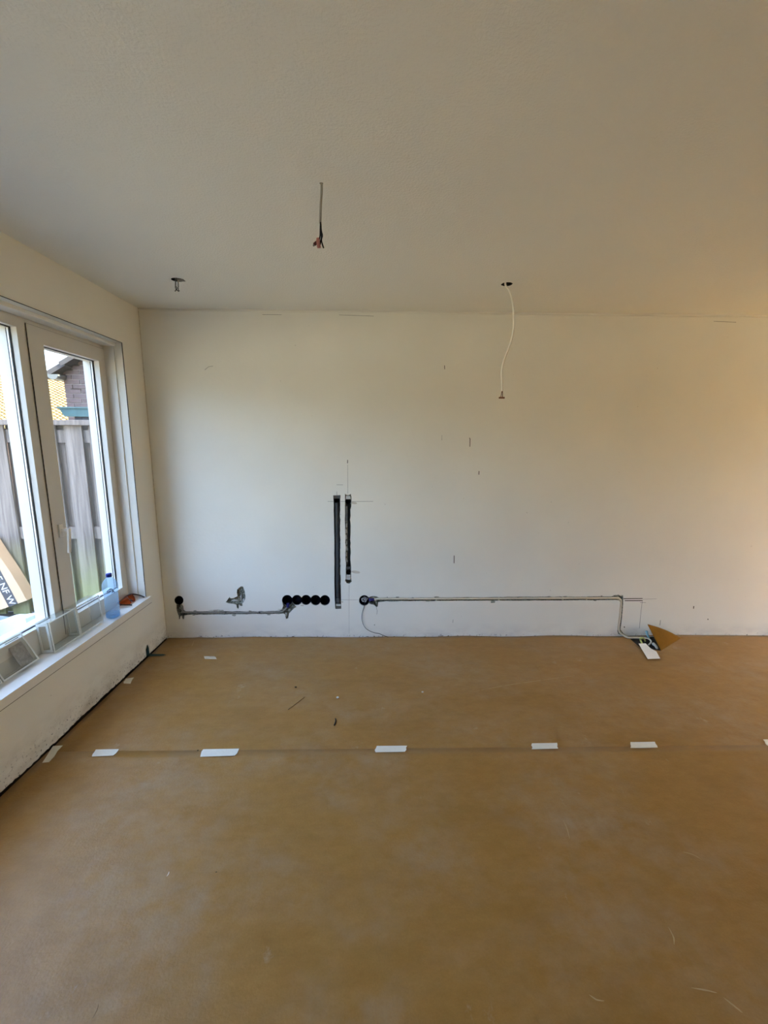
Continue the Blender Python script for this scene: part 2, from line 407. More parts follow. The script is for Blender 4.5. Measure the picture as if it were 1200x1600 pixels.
ROW = [(448.8, 937.9, 8.3), (464.0, 937.6, 8.0), (478.2, 937.4, 7.9), (493.2, 937.8, 8.1), (507.6, 938.0, 8.1)]
LEFTC = (279.6, 938.0, 7.1)
g = arc(*LEFTC, 235, -55, 16)                                     # round hole by the corner, clockwise over the top
g += [(286.5, 947), (287.2, 953), (289.5, 954.3)]
g = jag(g, (290, 955.6), (436, 955.0), 5.5, 0.5)
g += [(437, 954.2), (441, 950.5), (442.6, 946.5)]
for i, (cx, cy, r) in enumerate(ROW):
    a0 = 205 if i == 0 else 152
    g += arc(cx, cy, r, a0, 28 if i < 4 else -28, 10)
for i in range(4, 0, -1):
    cx, cy, r = ROW[i]; g += arc(cx, cy, r, -28 if i < 4 else -30, -152, 9)
g += [(461.5, 946.6), (463, 948.5), (459.5, 950.5), (455.5, 954.5), (451.5, 958.5), (450.2, 966), (446.8, 967), (445.5, 960), (443, 958.8)]
g = jag(g, (441, 959.2), (290, 960.6), 5.5, 0.45)
g += [(288.2, 961.5), (287.6, 967.3), (285.4, 967.4), (284.2, 962), (281.8, 962.5), (281.2, 967.6), (279.9, 967.2), (279.2, 962), (277.0, 957.0), (275.6, 951)]
CH_LEFT = px_path(g)
CH_BROKEN = px_path([(352.6, 940.8), (356, 937.0), (358.6, 932.5), (360, 934.8), (364, 935.0), (368, 933.2), (371.2, 931.2), (369.9, 926.5), (370.4, 921.5), (373.2, 918.6), (376.5, 916.2), (379.5, 916.5), (381.2, 920), (382.6, 925), (383.6, 930.5), (383.2, 936), (381.5, 940.0), (378.6, 942.6), (378.8, 946.6), (376, 946.8), (373.6, 944.2), (372.8, 951), (370.4, 950.5), (369.4, 944.8), (364, 943.2), (358.5, 943.0)])
gr = arc(569.2, 938.2, 8.2, 330, 28, 18)[::1]
gr = arc(569.2, 938.2, 8.2, 332, 30, 20)     # runs clockwise from lower right, under and round to the upper right
gr += [(578, 932.4), (583, 931.2), (588.6, 932.0), (592.5, 934.2)]
gr = jag(gr, (594, 933.9), (962, 931.8), 8, 0.35)
gr += [(966, 929.2), (971, 931.8), (971.0, 928.8), (971.9, 931.6), (973.2, 929.0), (973.8, 933.6), (973.6, 944), (972.6, 956), (971.3, 970), (969.6, 983), (974.0, 989.6), (979, 993.5), (972, 993.0), (966.2, 990.5), (964.6, 986.0), (966.0, 972), (967.8, 955), (969.0, 940.5), (967.5, 938.2)]
gr = jag(gr, (964, 937.7), (595, 939.6), 8, 0.35)
gr += [(591.0, 941), (590.2, 947.5), (588.2, 948.6), (584.0, 944.8), (580.0, 944.3), (577.6, 943.4)]
CH_RIGHT = px_path(gr)
gv = [(520.6, 774.0), (531.9, 773.6)] + jagv((532.0, 776), (531.4, 796), 4, 0.35) + jagv((531.3, 797), (532.1, 921), 5, 0.45) + [(532.8, 932), (533.2, 951.0), (524.2, 951.3)] + jagv((523.6, 948), (522.9, 932), 5, 0.2) + jagv((522.8, 930), (521.9, 800), 8, 0.25) + jagv((521.6, 798), (520.8, 778), 5, 0.4)
CH_V1 = px_path(gv)
gw = [(538.9, 771.2), (541, 773.4), (546, 773.4), (548.0, 771.4), (549.3, 778), (549.0, 791), (548.0, 794)] + jagv((547.4, 796), (547.6, 880), 5, 0.6) + [(548.6, 886), (548.6, 903), (549.4, 909), (546, 912), (541.5, 911), (539.2, 907.5), (540.4, 903), (540.2, 888)] + jagv((540.3, 884), (539.1, 812), 5, 0.45) + jagv((539.1, 810), (538.8, 778), 6, 0.25)
CH_V2 = px_path(gw)

v, f = plate(rect(XL-0.23, -0.1, XR+0.2, H+0.02), [CH_LEFT, CH_BROKEN, CH_RIGHT, CH_V1, CH_V2], pBack, 0.22, back_holes=False)
wall_back = tag(build('wall_back', v, f, 'wall'), 'cream painted back wall with chases cut for pipes and sockets', kind='structure')
for nm, ol, dp, mt, lab in (('cable_chase', CH_LEFT, 0.066, 'raw', 'rough grey plaster inside the left cable chase'), ('broken_plaster', CH_BROKEN, 0.028, 'raw', 'greenish raw plaster in a broken patch'),
                            ('cable_chase', CH_RIGHT, 0.066, 'raw', 'rough grey plaster inside the long cable chase'), ('pipe_chase', CH_V1, 0.050, 'rawdark', 'dark lining of the tall pipe chase'), ('pipe_chase', CH_V2, 0.050, 'raw', 'grey lining of the shorter pipe chase')):
    v, f = cup(ol, pBack, dp, 0.002 if mt == 'raw' else 0.0)
    tag(build(nm, v, f, mt, wall_back), lab)

# left wall: window opening, crumbling foot
foot = [(YR-0.2, -0.1), (YR-0.2, 0.004)]
y = YR
while y < D:
    k = 0.5+0.5*noise.noise(Vector((y*6, 3.1, 0))); foot.append((y, 0.003+0.016*k*k+rnd.uniform(0, 0.006)*(1 if 1.2 < y < 2.7 else 0.3))); y += 0.013
ol = [(D+0.05, 0.004)] + [(D+0.05, H+0.02), (YR-0.2, H+0.02)] + foot[1:]
v, f = plate(ol, [rect(WY0, WZ0, WY1, WZ1)], pLeft, abs(XOUT-XL))
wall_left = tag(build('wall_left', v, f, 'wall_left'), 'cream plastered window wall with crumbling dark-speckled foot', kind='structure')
MB().box((XOUT+0.01, YR-0.2, -0.12), (XL-0.018, D+0.04, 0.05)).out('masonry_base', 'masonry', wall_left)
sm = MB()
for a, b in (((WY0, WZ1), (WY1+0.002, WZ1+0.0025)), ((WY1, WZ0+0.05), (WY1+0.0012, WZ1))):
    sm.box((XL-0.004, a[0], a[1]), (XL+0.0006, b[0], b[1]))
sm.out('seam', 'seam', wall_left)
MB().box((XL, D-0.004, 0.02), (XL+0.003, D-0.0005, H)).out('corner_crack', 'smudge', wall_left)

# right wall, its door opening added for sun bounce; rear wall behind the camera
RY0, RY1, RZ1 = 1.55, 2.15, 2.05
v, f = plate(rect(YR-0.2, -0.1, D+0.05, H+0.02), [rect(RY0, 0.02, RY1, RZ1)], pRight, 0.25)
tag(build('wall_right', v, f, 'wall'), 'cream plastered wall with an added glazed door', kind='structure')
v, f = plate(rect(XL-0.23, -0.1, XR+0.2, H+0.02), [], pRear, 0.25)
tag(build('wall_rear', v, f, 'wall'), 'plain cream plastered wall behind the camera', kind='structure')

# ceiling with three openings
c1, c2, c3 = onZ(277.3, 437.2, H), onZ(792, 444, H), onZ(502.3, 286.5, H)
def blob(c, rx, ry, n=18, w=0.0): return [(c.x+rx*math.cos(2*math.pi*i/n)*(1+rnd.uniform(-w, w)), c.y+ry*math.sin(2*math.pi*i/n)*(1+rnd.uniform(-w, w))) for i in range(n)]
HOLES = [blob(c1, 0.034, 0.030, 18, 0.08), blob(c2, 0.031, 0.030, 18, 0.08), blob(c3, 0.006, 0.006, 10, 0.1)]
v, f = plate(rect(XL-0.05, YR-0.05, XR+0.05, D+0.05), HOLES, pCeil, 0.25, back_holes=False)
ceil = tag(build('ceiling', v, f, 'ceiling'), 'grey white sprayed plaster ceiling with three cable holes', kind='structure')
for hl in HOLES:
    v, f = cup(hl, pCeil, 0.10); build('cable_hole', v, f, 'rawdark', ceil)
# thin ridge of filler along the top of the back wall
v, f = tube_geo([(XL, D-0.001, H-0.012), (0.2, D-0.002, H-0.010), (1.5, D-0.001, H-0.016), (XR, D-0.001, H-0.014)], 0.004, 6, 10)
build('filler_ridge', v, f, 'wall', wall_back, True)

tag(MB().box((XOUT, YR-0.25, -0.16), (XR+0.25, D+0.22, -0.006)).out('floor', 'screed'), 'dark screed floor under the brown paper', kind='structure')

# unseen house blocks added to keep sun off the fence; paved ground outside
tag(MB().box((XOUT, YR-0.25, H+0.26), (XR+0.25, 5.3, 5.6)).out('shade_block_upper', 'facade'), 'unseen brick block added above the room to shade the side yard', kind='structure')
tag(MB().box((XOUT, D+0.225, -0.085), (XR+0.25, 5.3, H+0.255)).out('shade_block_side', 'facade'), 'unseen brick block added beyond the back wall to shade the fence', kind='structure')
v, f = plate(rect(-40, -40, 40, 40), [rect(XOUT+0.02, YR-0.2, XR+0.2, D+0.2)], lambda u, w, d: Vector((u, w, -0.09-d)), 0.05)
tag(build('ground', v, f, 'paving'), 'pale paved ground outside', kind='structure')

# ------------------------------------------------------------------ left window
win = bpy.data.objects.new('window_1', None); COL.objects.link(win); win.location = (XF, 1.6, WZ0)
tag(win, 'white plastic window with a fixed pane and a narrow opening sash', kind='structure')
pF = lambda off: (lambda u, v, d: Vector((XF-off-d, u, v)))
def fix(vf, name, mat, parent, smooth=False): return build(name, vf[0], vf[1], mat, parent, smooth)
MUL0, MUL1 = 2.145, 2.197
SY0, SY1, SZ0, SZ1 = 2.199, 2.794, 0.434, 2.060      # opening sash
GY0, GY1, GZ0, GZ1 = 2.296, 2.730, 0.512, 1.980      # its glass
LY0, LZ0, LZ1 = -0.22, 0.552, 2.030                   # fixed glass
fix(plate(rect(WY0-0.02, WZ0-0.02, WY1+0.03, WZ1+0.02), [rect(LY0, LZ0, MUL0, LZ1), rect(MUL1+0.004, SZ0+0.006, WY1-0.005, SZ1-0.006)], pF(0.004), 0.106), 'frame', 'upvc', win)
sash = fix(plate(rect(SY0, SZ0, SY1, SZ1), [rect(GY0, GZ0, GY1, GZ1)], pF(-0.002), 0.098), 'sash', 'upvc', win)
gs = MB()
gs.box((XF-0.001, MUL1-0.001, SZ0), (XF+0.0005, SY0+0.001, SZ1)); gs.box((XF-0.001, SY0, SZ1-0.001), (XF+0.0003, SY1, SZ1+0.0015))
gs.out('sash_gap', 'seam', win)
def glazing(parent, y0, z0, y1, z1, x):
    """two panes, aluminium spacer and the rubber lines either side of it"""
    g = ring_mb(y0-0.001, z0-0.001, y1+0.001, z1+0.001, 0.004, pF(x-0.0035), 0.004)
    o1 = fix(g, 'gasket', 'gasket', parent)
    g = ring_mb(y0-0.001, z0-0.001, y1+0.001, z1+0.001, 0.004, pF(x+0.0145), 0.004)
    fix(g, 'gasket', 'gasket', parent)
    fix(ring_mb(y0-0.001, z0-0.001, y1+0.001, z1+0.001, 0.006, pF(x+0.004), 0.008), 'spacer', 'spacer', parent)
    for k in (0.0002, 0.0135):
        MB().box((XF-x-k-0.004, y0+0.0005, z0+0.0005), (XF-x-k, y1-0.0005, z1-0.0005)).out('pane', 'glass', parent)
glazing(sash, GY0, GZ0, GY1, GZ1, 0.034)
glazing(win, LY0, LZ0, MUL0, LZ1, 0.036)
# sloping outer beads, handle
hd = MB().box((XF+0.002, 2.232, 0.975), (XF+0.012, 2.262, 1.048), 0.003); hd.box((XF+0.010, 2.240, 1.005), (XF+0.045, 2.256, 1.022), 0.003)
hbase = hd.out('handle', 'trim', sash)
tag(hbase, 'white lever handle')
lv = MB().box((-0.006, -0.009, -0.125), (0.006, 0.009, 0.010), 0.004); lv.xform(Matrix.Translation((XF+0.048, 2.250, 1.014)) @ Matrix.Rotation(math.radians(-8), 4, 'X'))
lv.out('handle_lever', 'trim', sash)
# lining boards of the reveal
rv = MB(); rv.box((XF, WY1-0.007, WZ0+0.04), (XL-0.052, WY1, WZ1)); rv.out('reveal_board', 'trim', win)
rv = MB(); rv.box((XF, WY0, WZ1-0.020), (XL-0.045, WY1, WZ1), 0.003); rv.out('head_board', 'trim', win)
# sill
so = [(XF+0.002, WY0), (XF+0.002, WY1-0.001), (XL+0.0005, WY1-0.001), (XL+0.0005, 2.828), (XL+0.020, 2.828), (XL+0.020, WY0-0.04), (XL+0.0005, WY0-0.04), (XL+0.0005, WY0)]
v, f = plate(so, [], lambda u, w, d: Vector((u, w, 0.415-d)), 0.044)
sill = tag(build('trim_1', v, f, 'trim'), 'white painted window sill cluttered with glass blocks and a bottle', kind='structure')
MB().box((XL, WY0-0.03, 0.3675), (XL+0.0185, 2.826, 0.3709)).out('seam', 'seam', sill)
portal((XOUT+0.02, (WY0+WY1)/2, (WZ0+WZ1)/2), (1, 0, 0), WZ1-WZ0, WY1-WY0)

def plain_window(name, label, place, a0, b0, a1, b1, muls):
    w = bpy.data.objects.new(name, None); COL.objects.link(w); w.location = place((a0+a1)/2, b0, 0.1); tag(w, label, kind='structure')
    edges = [a0] + muls + [a1]
    holes = [rect(edges[i]+0.06, b0+0.07, edges[i+1]-0.06, b1-0.07) for i in range(len(edges)-1)]
    fix(plate(rect(a0, b0, a1, b1), holes, lambda u, v, d: place(u, v, 0.08+d), 0.07), 'frame', 'upvc', w)
    for h in holes: fix(plate(h, [], lambda u, v, d: place(u, v, 0.11+d), 0.006), 'pane', 'glass', w)
plain_window('added_sun_door', 'unseen glazed door added in the right wall to let in warm sun', pRight, RY0, 0.02, RY1, RZ1, [])  # unseen door, added so sun on the floor bounces warm light leftwards
portal((XR+0.23, (RY0+RY1)/2, (0.02+RZ1)/2), (-1, 0, 0), RZ1, RY1-RY0)

# ------------------------------------------------------------------ brown paper on the floor
SEAM_Y = 1.826
FLAP = [onZ(*p, 0.0) for p in ((980, 995.2), (1001, 1013.5), (1033, 1017.5), (1064, 998.5), (1040, 995.5))]
for p in FLAP: p.y = min(p.y, D-0.012)
def wob(x, y):
    n1 = noise.noise(Vector((x*1.3, y*1.6, 0.0))); n2 = noise.noise(Vector((x*3.5+7, y*4.0, 2.0)))
    base = 0.0035 + 0.0016*n1 + 0.0012*n2
    near = max(0.0, 1-(D-y)/0.30)
    base += near*near*0.016*max(0, noise.noise(Vector((x*2.2+1.5, 0.3, 5.0)))+0.15)
    # long soft creases
    for (x0, y0, x1, y1, a) in CREASES:
        dx, dy = x1-x0, y1-y0; L = math.hypot(dx, dy); t = ((x-x0)*dx+(y-y0)*dy)/L
        if -0.05 < t < L+0.05:
            d = abs((x-x0)*dy-(y-y0)*dx)/L; base += a*max(0, 1-d/0.045)*min(1, (t+0.05)/0.1, (L+0.05-t)/0.1)
    return max(base, 0.0008)
def cr(a, b, h): p = onZ(*a, 0); q = onZ(*b, 0); return (p.x, p.y, q.x, q.y, h)
CREASES = [cr((820, 1000), (850, 1050), 0.006), cr((740, 1080), (905, 1055), 0.004), cr((1085, 1000), (1110, 1040), 0.006), cr((480, 1030), (520, 998), 0.006), cr((700, 1122), (830, 1112), 0.003), cr((300, 1010), (318, 990), 0.004), cr((1000, 1045), (1050, 1055), 0.003)]
def sheet(name, label, x0, x1, y0, y1, step, hole, lift):
    pts = []; nx = int((x1-x0)/step); ny = max(2, int((y1-y0)/step))
    from_hole = [Vector((p.x, p.y)) for p in hole]
    def inside(q, poly):
        c = False; j = len(poly)-1
        for i in range(len(poly)):
            a, b = poly[i], poly[j]
            if (a.y > q.y) != (b.y > q.y) and q.x < (b.x-a.x)*(q.y-a.y)/(b.y-a.y)+a.x: c = not c
            j = i
        return c
    for j in range(ny+1):
        for i in range(nx+1): pts.append(Vector((x0+(x1-x0)*i/nx, y0+(y1-y0)*j/ny)))
    k = len(pts); edges = []
    if from_hole:
        pts += from_hole; m = len(from_hole); edges = [(k+i, k+(i+1) % m) for i in range(m)]
        vo, eo, fo = delaunay_2d_cdt(pts, edges, [], 0, 1e-5)[:3]
        fo = [tuple(t) for t in fo if not inside(sum((vo[i] for i in t), Vector((0, 0)))/len(t), from_hole)]
    else:
        vo = pts; fo = [(j*(nx+1)+i, j*(nx+1)+i+1, (j+1)*(nx+1)+i+1, (j+1)*(nx+1)+i) for j in range(ny) for i in range(nx)]
    top = [Vector((q.x, q.y, wob(q.x, q.y)+lift(q.x, q.y))) for q in vo]
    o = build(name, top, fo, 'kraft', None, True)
    md = o.modifiers.new('thickness', 'SOLIDIFY'); md.thickness = 0.0008; md.offset = -1
    return tag(o, label, 'floor paper')
back_sheet = sheet('floor_paper', 'brown kraft paper sheet laid along the back wall, with a torn flap', XL+0.012, XR-0.01, SEAM_Y-0.05, D-0.004, 0.03, FLAP, lambda x, y: 0)
front_sheet = sheet('floor_paper', 'brown kraft paper sheet in the foreground, taped along its far edge', XL+0.012, XR-0.01, YR+0.01, SEAM_Y, 0.05, [], lambda x, y: 0.0030)
# raised flap of the back sheet
A, Bp = FLAP[2].copy(), FLAP[3].copy(); A.z = wob(A.x, A.y)+0.001; Bp.z = wob(Bp.x, Bp.y)+0.001
apex = onY(1011.5, 975.2, D-0.055)
vs = []; fs = []; NU, NV = 10, 8
for i in range(NU+1):
    t = i/NU; e = A.lerp(Bp, t)
    for j in range(NV+1):
        s = j/NV; p = e.lerp(apex, s); bul = 0.010*math.sin(math.pi*s)*math.sin(math.pi*t)
        vs.append(p + Vector((0.3*bul, -bul, 0.5*bul)) + Vector((0, 0, 0.012*math.sin(math.pi*s)*t)))
for i in range(NU):
    for j in range(NV): k = i*(NV+1)+j; fs.append((k, k+1, k+NV+2, k+NV+1))
fl = build('folded_flap', vs, fs, 'kraft_in', back_sheet, True)
md = fl.modifiers.new('thickness', 'SOLIDIFY'); md.thickness = 0.0008
tag(fl, 'triangular corner of paper folded up against the wall')

# dusty crease lines and scuffs rubbed into the paper
def crease(pts, wpx, sheet_, mat='scuff'):
    P = [onZ(*p, 0.004) for p in pts]; P = catmull(P, 5); vs = []; fs = []; n_ = len(P)
    for i, p in enumerate(P):
        d = (P[min(i+1, n_-1)]-P[max(i-1, 0)]); nn = Vector((-d.y, d.x, 0)).normalized()*wpx*0.0022*math.sin(math.pi*(0.06+0.88*i/(n_-1)))
        for sg in (-1, 1): q_ = p+nn*sg*rnd.uniform(.7, 1.2); vs.append(Vector((q_.x, q_.y, wob(q_.x, q_.y)+(0.0006 if p.y > SEAM_Y+0.02 else 0.0052))))
    for i in range(n_-1): fs.append((2*i, 2*i+1, 2*i+3, 2*i+2))
    build('scuff_line', vs, fs, mat, sheet_)
for pts, w_ in ((((812, 1003), (822, 1018), (834, 1034), (848, 1052)), 1.3), (((738, 1082), (790, 1072), (850, 1063), (912, 1054)), 0.9), (((1076, 1000), (1084, 1012), (1094, 1034)), 1.2), (((304, 1000), (298, 1015), (296, 1024)), 1.2), (((293, 1065), (288, 1082), (275, 1094)), .8), (((940, 1022), (985, 1027), (1028, 1036), (1048, 1054)), .8), (((1140, 1030), (1170, 1034), (1195, 1030)), 1.3), (((640, 1000), (690, 1002), (738, 1000)), 1.2), (((700, 1034), (735, 1036), (752, 1042)), 1.0)):
    crease(pts, w_, back_sheet)
for pts, w_ in ((((880, 1283), (886, 1297), (890, 1312)), .8), (((1044, 1450), (1052, 1466), (1053, 1478)), .9), (((1080, 1545), (1104, 1549), (1120, 1553)), .9), (((1130, 1560), (1150, 1576), (1160, 1584)), 1.2), (((920, 1556), (932, 1564), (944, 1566)), .8), (((1066, 1333), (1082, 1337), (1096, 1345)), .8)):
    crease(pts, w_, front_sheet)

# masking tape
def tape(quad, label, cat='tape', z=0.0072, mat='tape', name='masking_tape', floor=True, sub=8):
    q = [onZ(*p, 0.004) for p in quad]            # left-top, right-top, right-bottom, left-bottom
    vs = []; fs = []; K = 3
    for i in range(sub+1):
        for j in range(K+1):
            t, s = i/sub, j/K; p = q[0].lerp(q[1], t).lerp(q[3].lerp(q[2], t), s)
            if i in (0, sub): p += Vector((rnd.uniform(-0.004, 0.004), 0, 0))
            p.z = wob(p.x, p.y)+(z if p.y < SEAM_Y+0.1 else 0.001); vs.append(p)
    for i in range(sub):
        for j in range(K): k = i*(K+1)+j; fs.append((k, k+1, k+K+2, k+K+1))
    o = build(name, vs, fs, mat); md = o.modifiers.new('thickness', 'SOLIDIFY'); md.thickness = 0.0004
    return tag(o, label, cat, 'masking tape strips on the floor paper')
tape(((150, 1173), (187, 1172.6), (178, 1182.6), (143.5, 1184)), 'slanted white tape strip across the seam, nearest the window wall')
tape(((318, 1172.6), (373.5, 1171.5), (368, 1182.4), (312, 1184.3)), 'longest white tape strip across the seam, slanted at both ends')
tape(((587.5, 1167.5), (636.5, 1167), (632.5, 1176.5), (586, 1177.3)), 'white tape strip on the seam below the two tall pipe chases')
tape(((830.5, 1163.2), (871, 1162.3), (872, 1171.3), (831.5, 1172.6)), 'white tape strip with notched left end, fourth along the seam')
tape(((985.5, 1161), (1022, 1160.6), (1027.5, 1169.8), (985, 1170.3)), 'white tape strip with rounded right end, fifth along the seam')
tape(((1191, 1157.2), (1235, 1156.6), (1236, 1166.5), (1199, 1167.2)), 'white tape strip on the seam cut by the right edge of the photo')
tape(((84, 1167.5), (98, 1166.5), (78, 1192.5), (65, 1193.5)), 'white tape strip stuck along the foot of the window wall, nearest the camera')
tape(((196, 1060.5), (209, 1058.6), (204, 1068.4), (192.5, 1068.0)), 'small torn tape scrap at the foot of the window wall')
tape(((318, 1025.6), (336, 1025.8), (339, 1030), (321, 1029.8)), 'thin faded tape patch on the paper near the far left corner', mat='smudge')

# teal strip bent from wall to floor
b0 = onX(232, 1030.5, XL+0.004); b0.z = 0.006
vs = []; fs = []
prof = [((0, 0.012), 0.105), ((0, -0.018), 0.078), ((0.004, -0.018), 0.03)]
pts = [(XL+0.003, b0.y+0.004, 0.088), (XL+0.003, b0.y-0.014, 0.062), (XL+0.003, b0.y-0.016, 0.010), (XL+0.003, b0.y+0.018, 0.010), (XL+0.003, b0.y+0.016, 0.058)]
fl0 = [(XL+0.003, b0.y-0.016, 0.010), (XL+0.11, b0.y-0.006, 0.009), (XL+0.125, b0.y+0.006, 0.009), (XL+0.10, b0.y+0.016, 0.009), (XL+0.003, b0.y+0.018, 0.010)]
vs = pts + fl0; fs = [(0, 1, 2, 3, 4), (5, 6, 7, 8, 9)]
o = build('bent_strip', vs, fs, 'teal'); md = o.modifiers.new('thickness', 'SOLIDIFY'); md.thickness = 0.0015
tag(o, 'dark teal strip bent between window wall and floor in the corner', 'strip')

# crumbs and splinters
def stick(a, b, r, mat, name, label, cat):
    p, q = onZ(*a, 0.006), onZ(*b, 0.006); p.z = wob(p.x, p.y)+r+0.001; q.z = wob(q.x, q.y)+r+0.001
    m = (p+q)/2 + Vector((0.004, 0.003, 0.001)); tag(tube(name, [p, m, q], r, mat, None, 6, 4), label, cat)
stick((524.2, 1123.2), (522.3, 1133.5), 0.0035, 'black', 'nail', 'short dark nail lying on the paper beside the seam', 'nail')
stick((476, 1089), (450, 1109), 0.0018, 'straw', 'splinter', 'long thin brown splinter on the floor paper', 'splinter')
stick((264, 1361), (258, 1373), 0.0012, 'cable', 'paper_scrap', 'tiny pale curl of paper in the foreground', 'scrap')
stick((154, 1567), (141, 1597), 0.0014, 'straw', 'splinter', 'thin brown splinter at the bottom left of the floor', 'splinter')
def crumb(px, py, s, mat, label, seed):
    r2 = random.Random(seed); bm = bmesh.new(); bmesh.ops.create_icosphere(bm, subdivisions=1, radius=1)
    p = onZ(px, py, 0.005)
    for vv in bm.verts: vv.co = Vector((vv.co.x*s*r2.uniform(.6, 1.3), vv.co.y*s*r2.uniform(.5, 1.1), vv.co.z*s*r2.uniform(.4, .7)))
    zmin = min(vv.co.z for vv in bm.verts); bm.verts.index_update()
    vs = [vv.co + Vector((p.x, p.y, wob(p.x, p.y)-zmin+0.0005)) for vv in bm.verts]; fs = [tuple(x.index for x in ff.verts) for ff in bm.faces]; bm.free()
    tag(build('plaster_crumb', vs, fs, mat), label, 'crumb')
crumb(527.5, 1091, 0.011, 'filler', 'pale plaster crumb above the dark nail', 1)
crumb(462, 1074, 0.008, 'scratch', 'dark crumb left of the pale plaster crumb', 2)
crumb(660, 1082, 0.008, 'smudge', 'small buff crumb in the middle of the far sheet', 3)
crumb(338, 1363.5, 0.004, 'scratch', 'tiny dark crumb in the left foreground', 4)
crumb(309, 1173.2, 0.005, 'scratch', 'tiny dark crumb at the left end of the longest tape strip', 5)

# ------------------------------------------------------------------ sockets, pipes and cables in the back wall
def socket_box(cx, cy, rpx, label, group, stuffed=False):
    x, z = W(cx, cy); r = rpx*0.00486*0.97
    t = thing('socket_box', (x, D, z-r), label, 'socket box', group)
    v, f = lathe_geo([(r*0.94, 0.003), (r*0.97, 0.0015), (r, 0.004), (r, 0.050), (0.001, 0.051)], (x, D, z), 'Y', 28)
    # open cup: rim, wall, bottom
    build('cup', v, f, 'navy', t, True)
    ring = []
    for k in range(2):
        a = math.radians(40+180*k); c = Vector((x+math.cos(a)*r*0.86, D+0.012, z+math.sin(a)*r*0.86))
        v, f = lathe_geo([(0.0005, -0.003), (0.004, -0.003), (0.004, 0.012), (0.0005, 0.012)], c, 'Y', 8); build('screw_post', v, f, 'navy', t)
    return t, x, z, r
socket_box(*LEFTC, 'round black socket box alone in the far left corner', 'socket boxes in the back wall')
for i, (cx, cy, r) in enumerate(ROW):
    socket_box(cx, cy, r, ['first of five joined black socket boxes, above the blue pipe end', 'second of the five joined black socket boxes', 'middle one of the five joined black socket boxes', 'fourth of the five joined black socket boxes', 'last of five joined black socket boxes, nearest the tall pipe chase'][i], 'socket boxes in the back wall')
t, x, z, r = socket_box(569.2, 938.2, 8.2, 'black socket box with silvery wires and a dark wire hanging out', 'socket boxes in the back wall')
for k, (dx, dz, col) in enumerate(((-0.012, 0.012, 'filler'), (0.008, 0.014, 'spacer'), (0.002, -0.004, 'filler'), (-0.014, -0.010, 'spacer'), (0.012, -0.012, 'spacer'))):
    pts = [(x+0.03, D+0.035, z+0.002), (x+dx*0.2, D+0.022-0.002*k, z+dz*1.4), (x+dx, D+0.010, z+dz), (x+dx*1.5, D+0.020, z-dz*0.8), (x-dx*0.4, D+0.014, z-dz*0.4)]
    tube('wire_end', pts, 0.0030, col, t, 6, 6)
lw = [W(*p) for p in ((571, 941), (569.4, 946.2), (566.6, 955), (565.4, 963.5), (567.2, 973), (571.5, 980), (578, 984.6), (585.5, 987.4), (592, 988.4), (599, 991.5), (606.5, 996.4))]
pts = [(x, D+0.010, z)] + [(a, D-0.004-0.012*min(1, i/3), b) for i, (a, b) in enumerate(lw[1:])]; pts[-1] = (pts[-1][0], D-0.02, 0.012)
tube('hanging_wire', pts, 0.0022, 'black', t, 6, 6)

def conduit(label, pts, r, mat):
    t = thing('conduit_pipe', pts[0], label, 'pipe', 'conduit pipes in the back wall')
    tube('pipe', pts, r, mat, t, 10, 6); return t
def WP(px, py, d): a, b = W(px, py); return (a, D+d, b)
c = conduit('thin grey conduit running from the corner socket box to the five boxes', [WP(283, 948, 0.016), WP(284.5, 955, 0.013), WP(289, 957.8, 0.012), WP(340, 957.9, 0.012), WP(400, 957.6, 0.012), WP(436, 957.0, 0.012), WP(444, 953.5, 0.014), WP(449.2, 947.5, 0.020)], 0.0064, 'pipegrey')
tube('blue_pipe_end', [WP(449.6, 949.6, 0.010), WP(449.4, 943.5, 0.012)], 0.0115, 'blue', c, 12, 1)
for k, (px, py) in enumerate(((352, 957.5), (405, 957.5))):
    MB().box(Vector(WP(px, py, 0.003))-Vector((0.006, 0, 0.011)), Vector(WP(px, py, 0.012))+Vector((0.006, 0, 0.011)), 0.002).out('pipe_clip', 'bracket', c)
c = conduit('long cream conduit running right from the wired socket box and down to the floor', [WP(578.6, 937.4, 0.014), WP(590, 936.2, 0.009), WP(700, 935.8, 0.006), WP(830, 935.2, 0.006), WP(955, 934.6, 0.006), WP(965, 934.7, 0.006), WP(970.2, 937.8, 0.006), WP(971.0, 944, 0.006), WP(969.3, 965, 0.006), WP(967.4, 982, 0.008), WP(969.0, 988.5, 0.002), WP(973.5, 991.8, -0.012), tuple(onZ(981, 996.0, 0.012)), tuple(onZ(992, 996.6, 0.012)), tuple(onZ(1004, 997.0, 0.012))], 0.0078, 'pipe')
tube('blue_pipe_end', [WP(576.5, 937.6, 0.008), WP(584.5, 937.2, 0.008)], 0.0120, 'blue', c, 12, 1)
for px, py in ((682, 936.2), (780, 936), (880, 935.4), (917, 935.2)):
    MB().box(Vector(WP(px, py, 0.001))-Vector((0.005, 0, 0.012)), Vector(WP(px, py, 0.012))+Vector((0.005, 0, 0.012)), 0.002).out('pipe_clip', 'pipe', c)
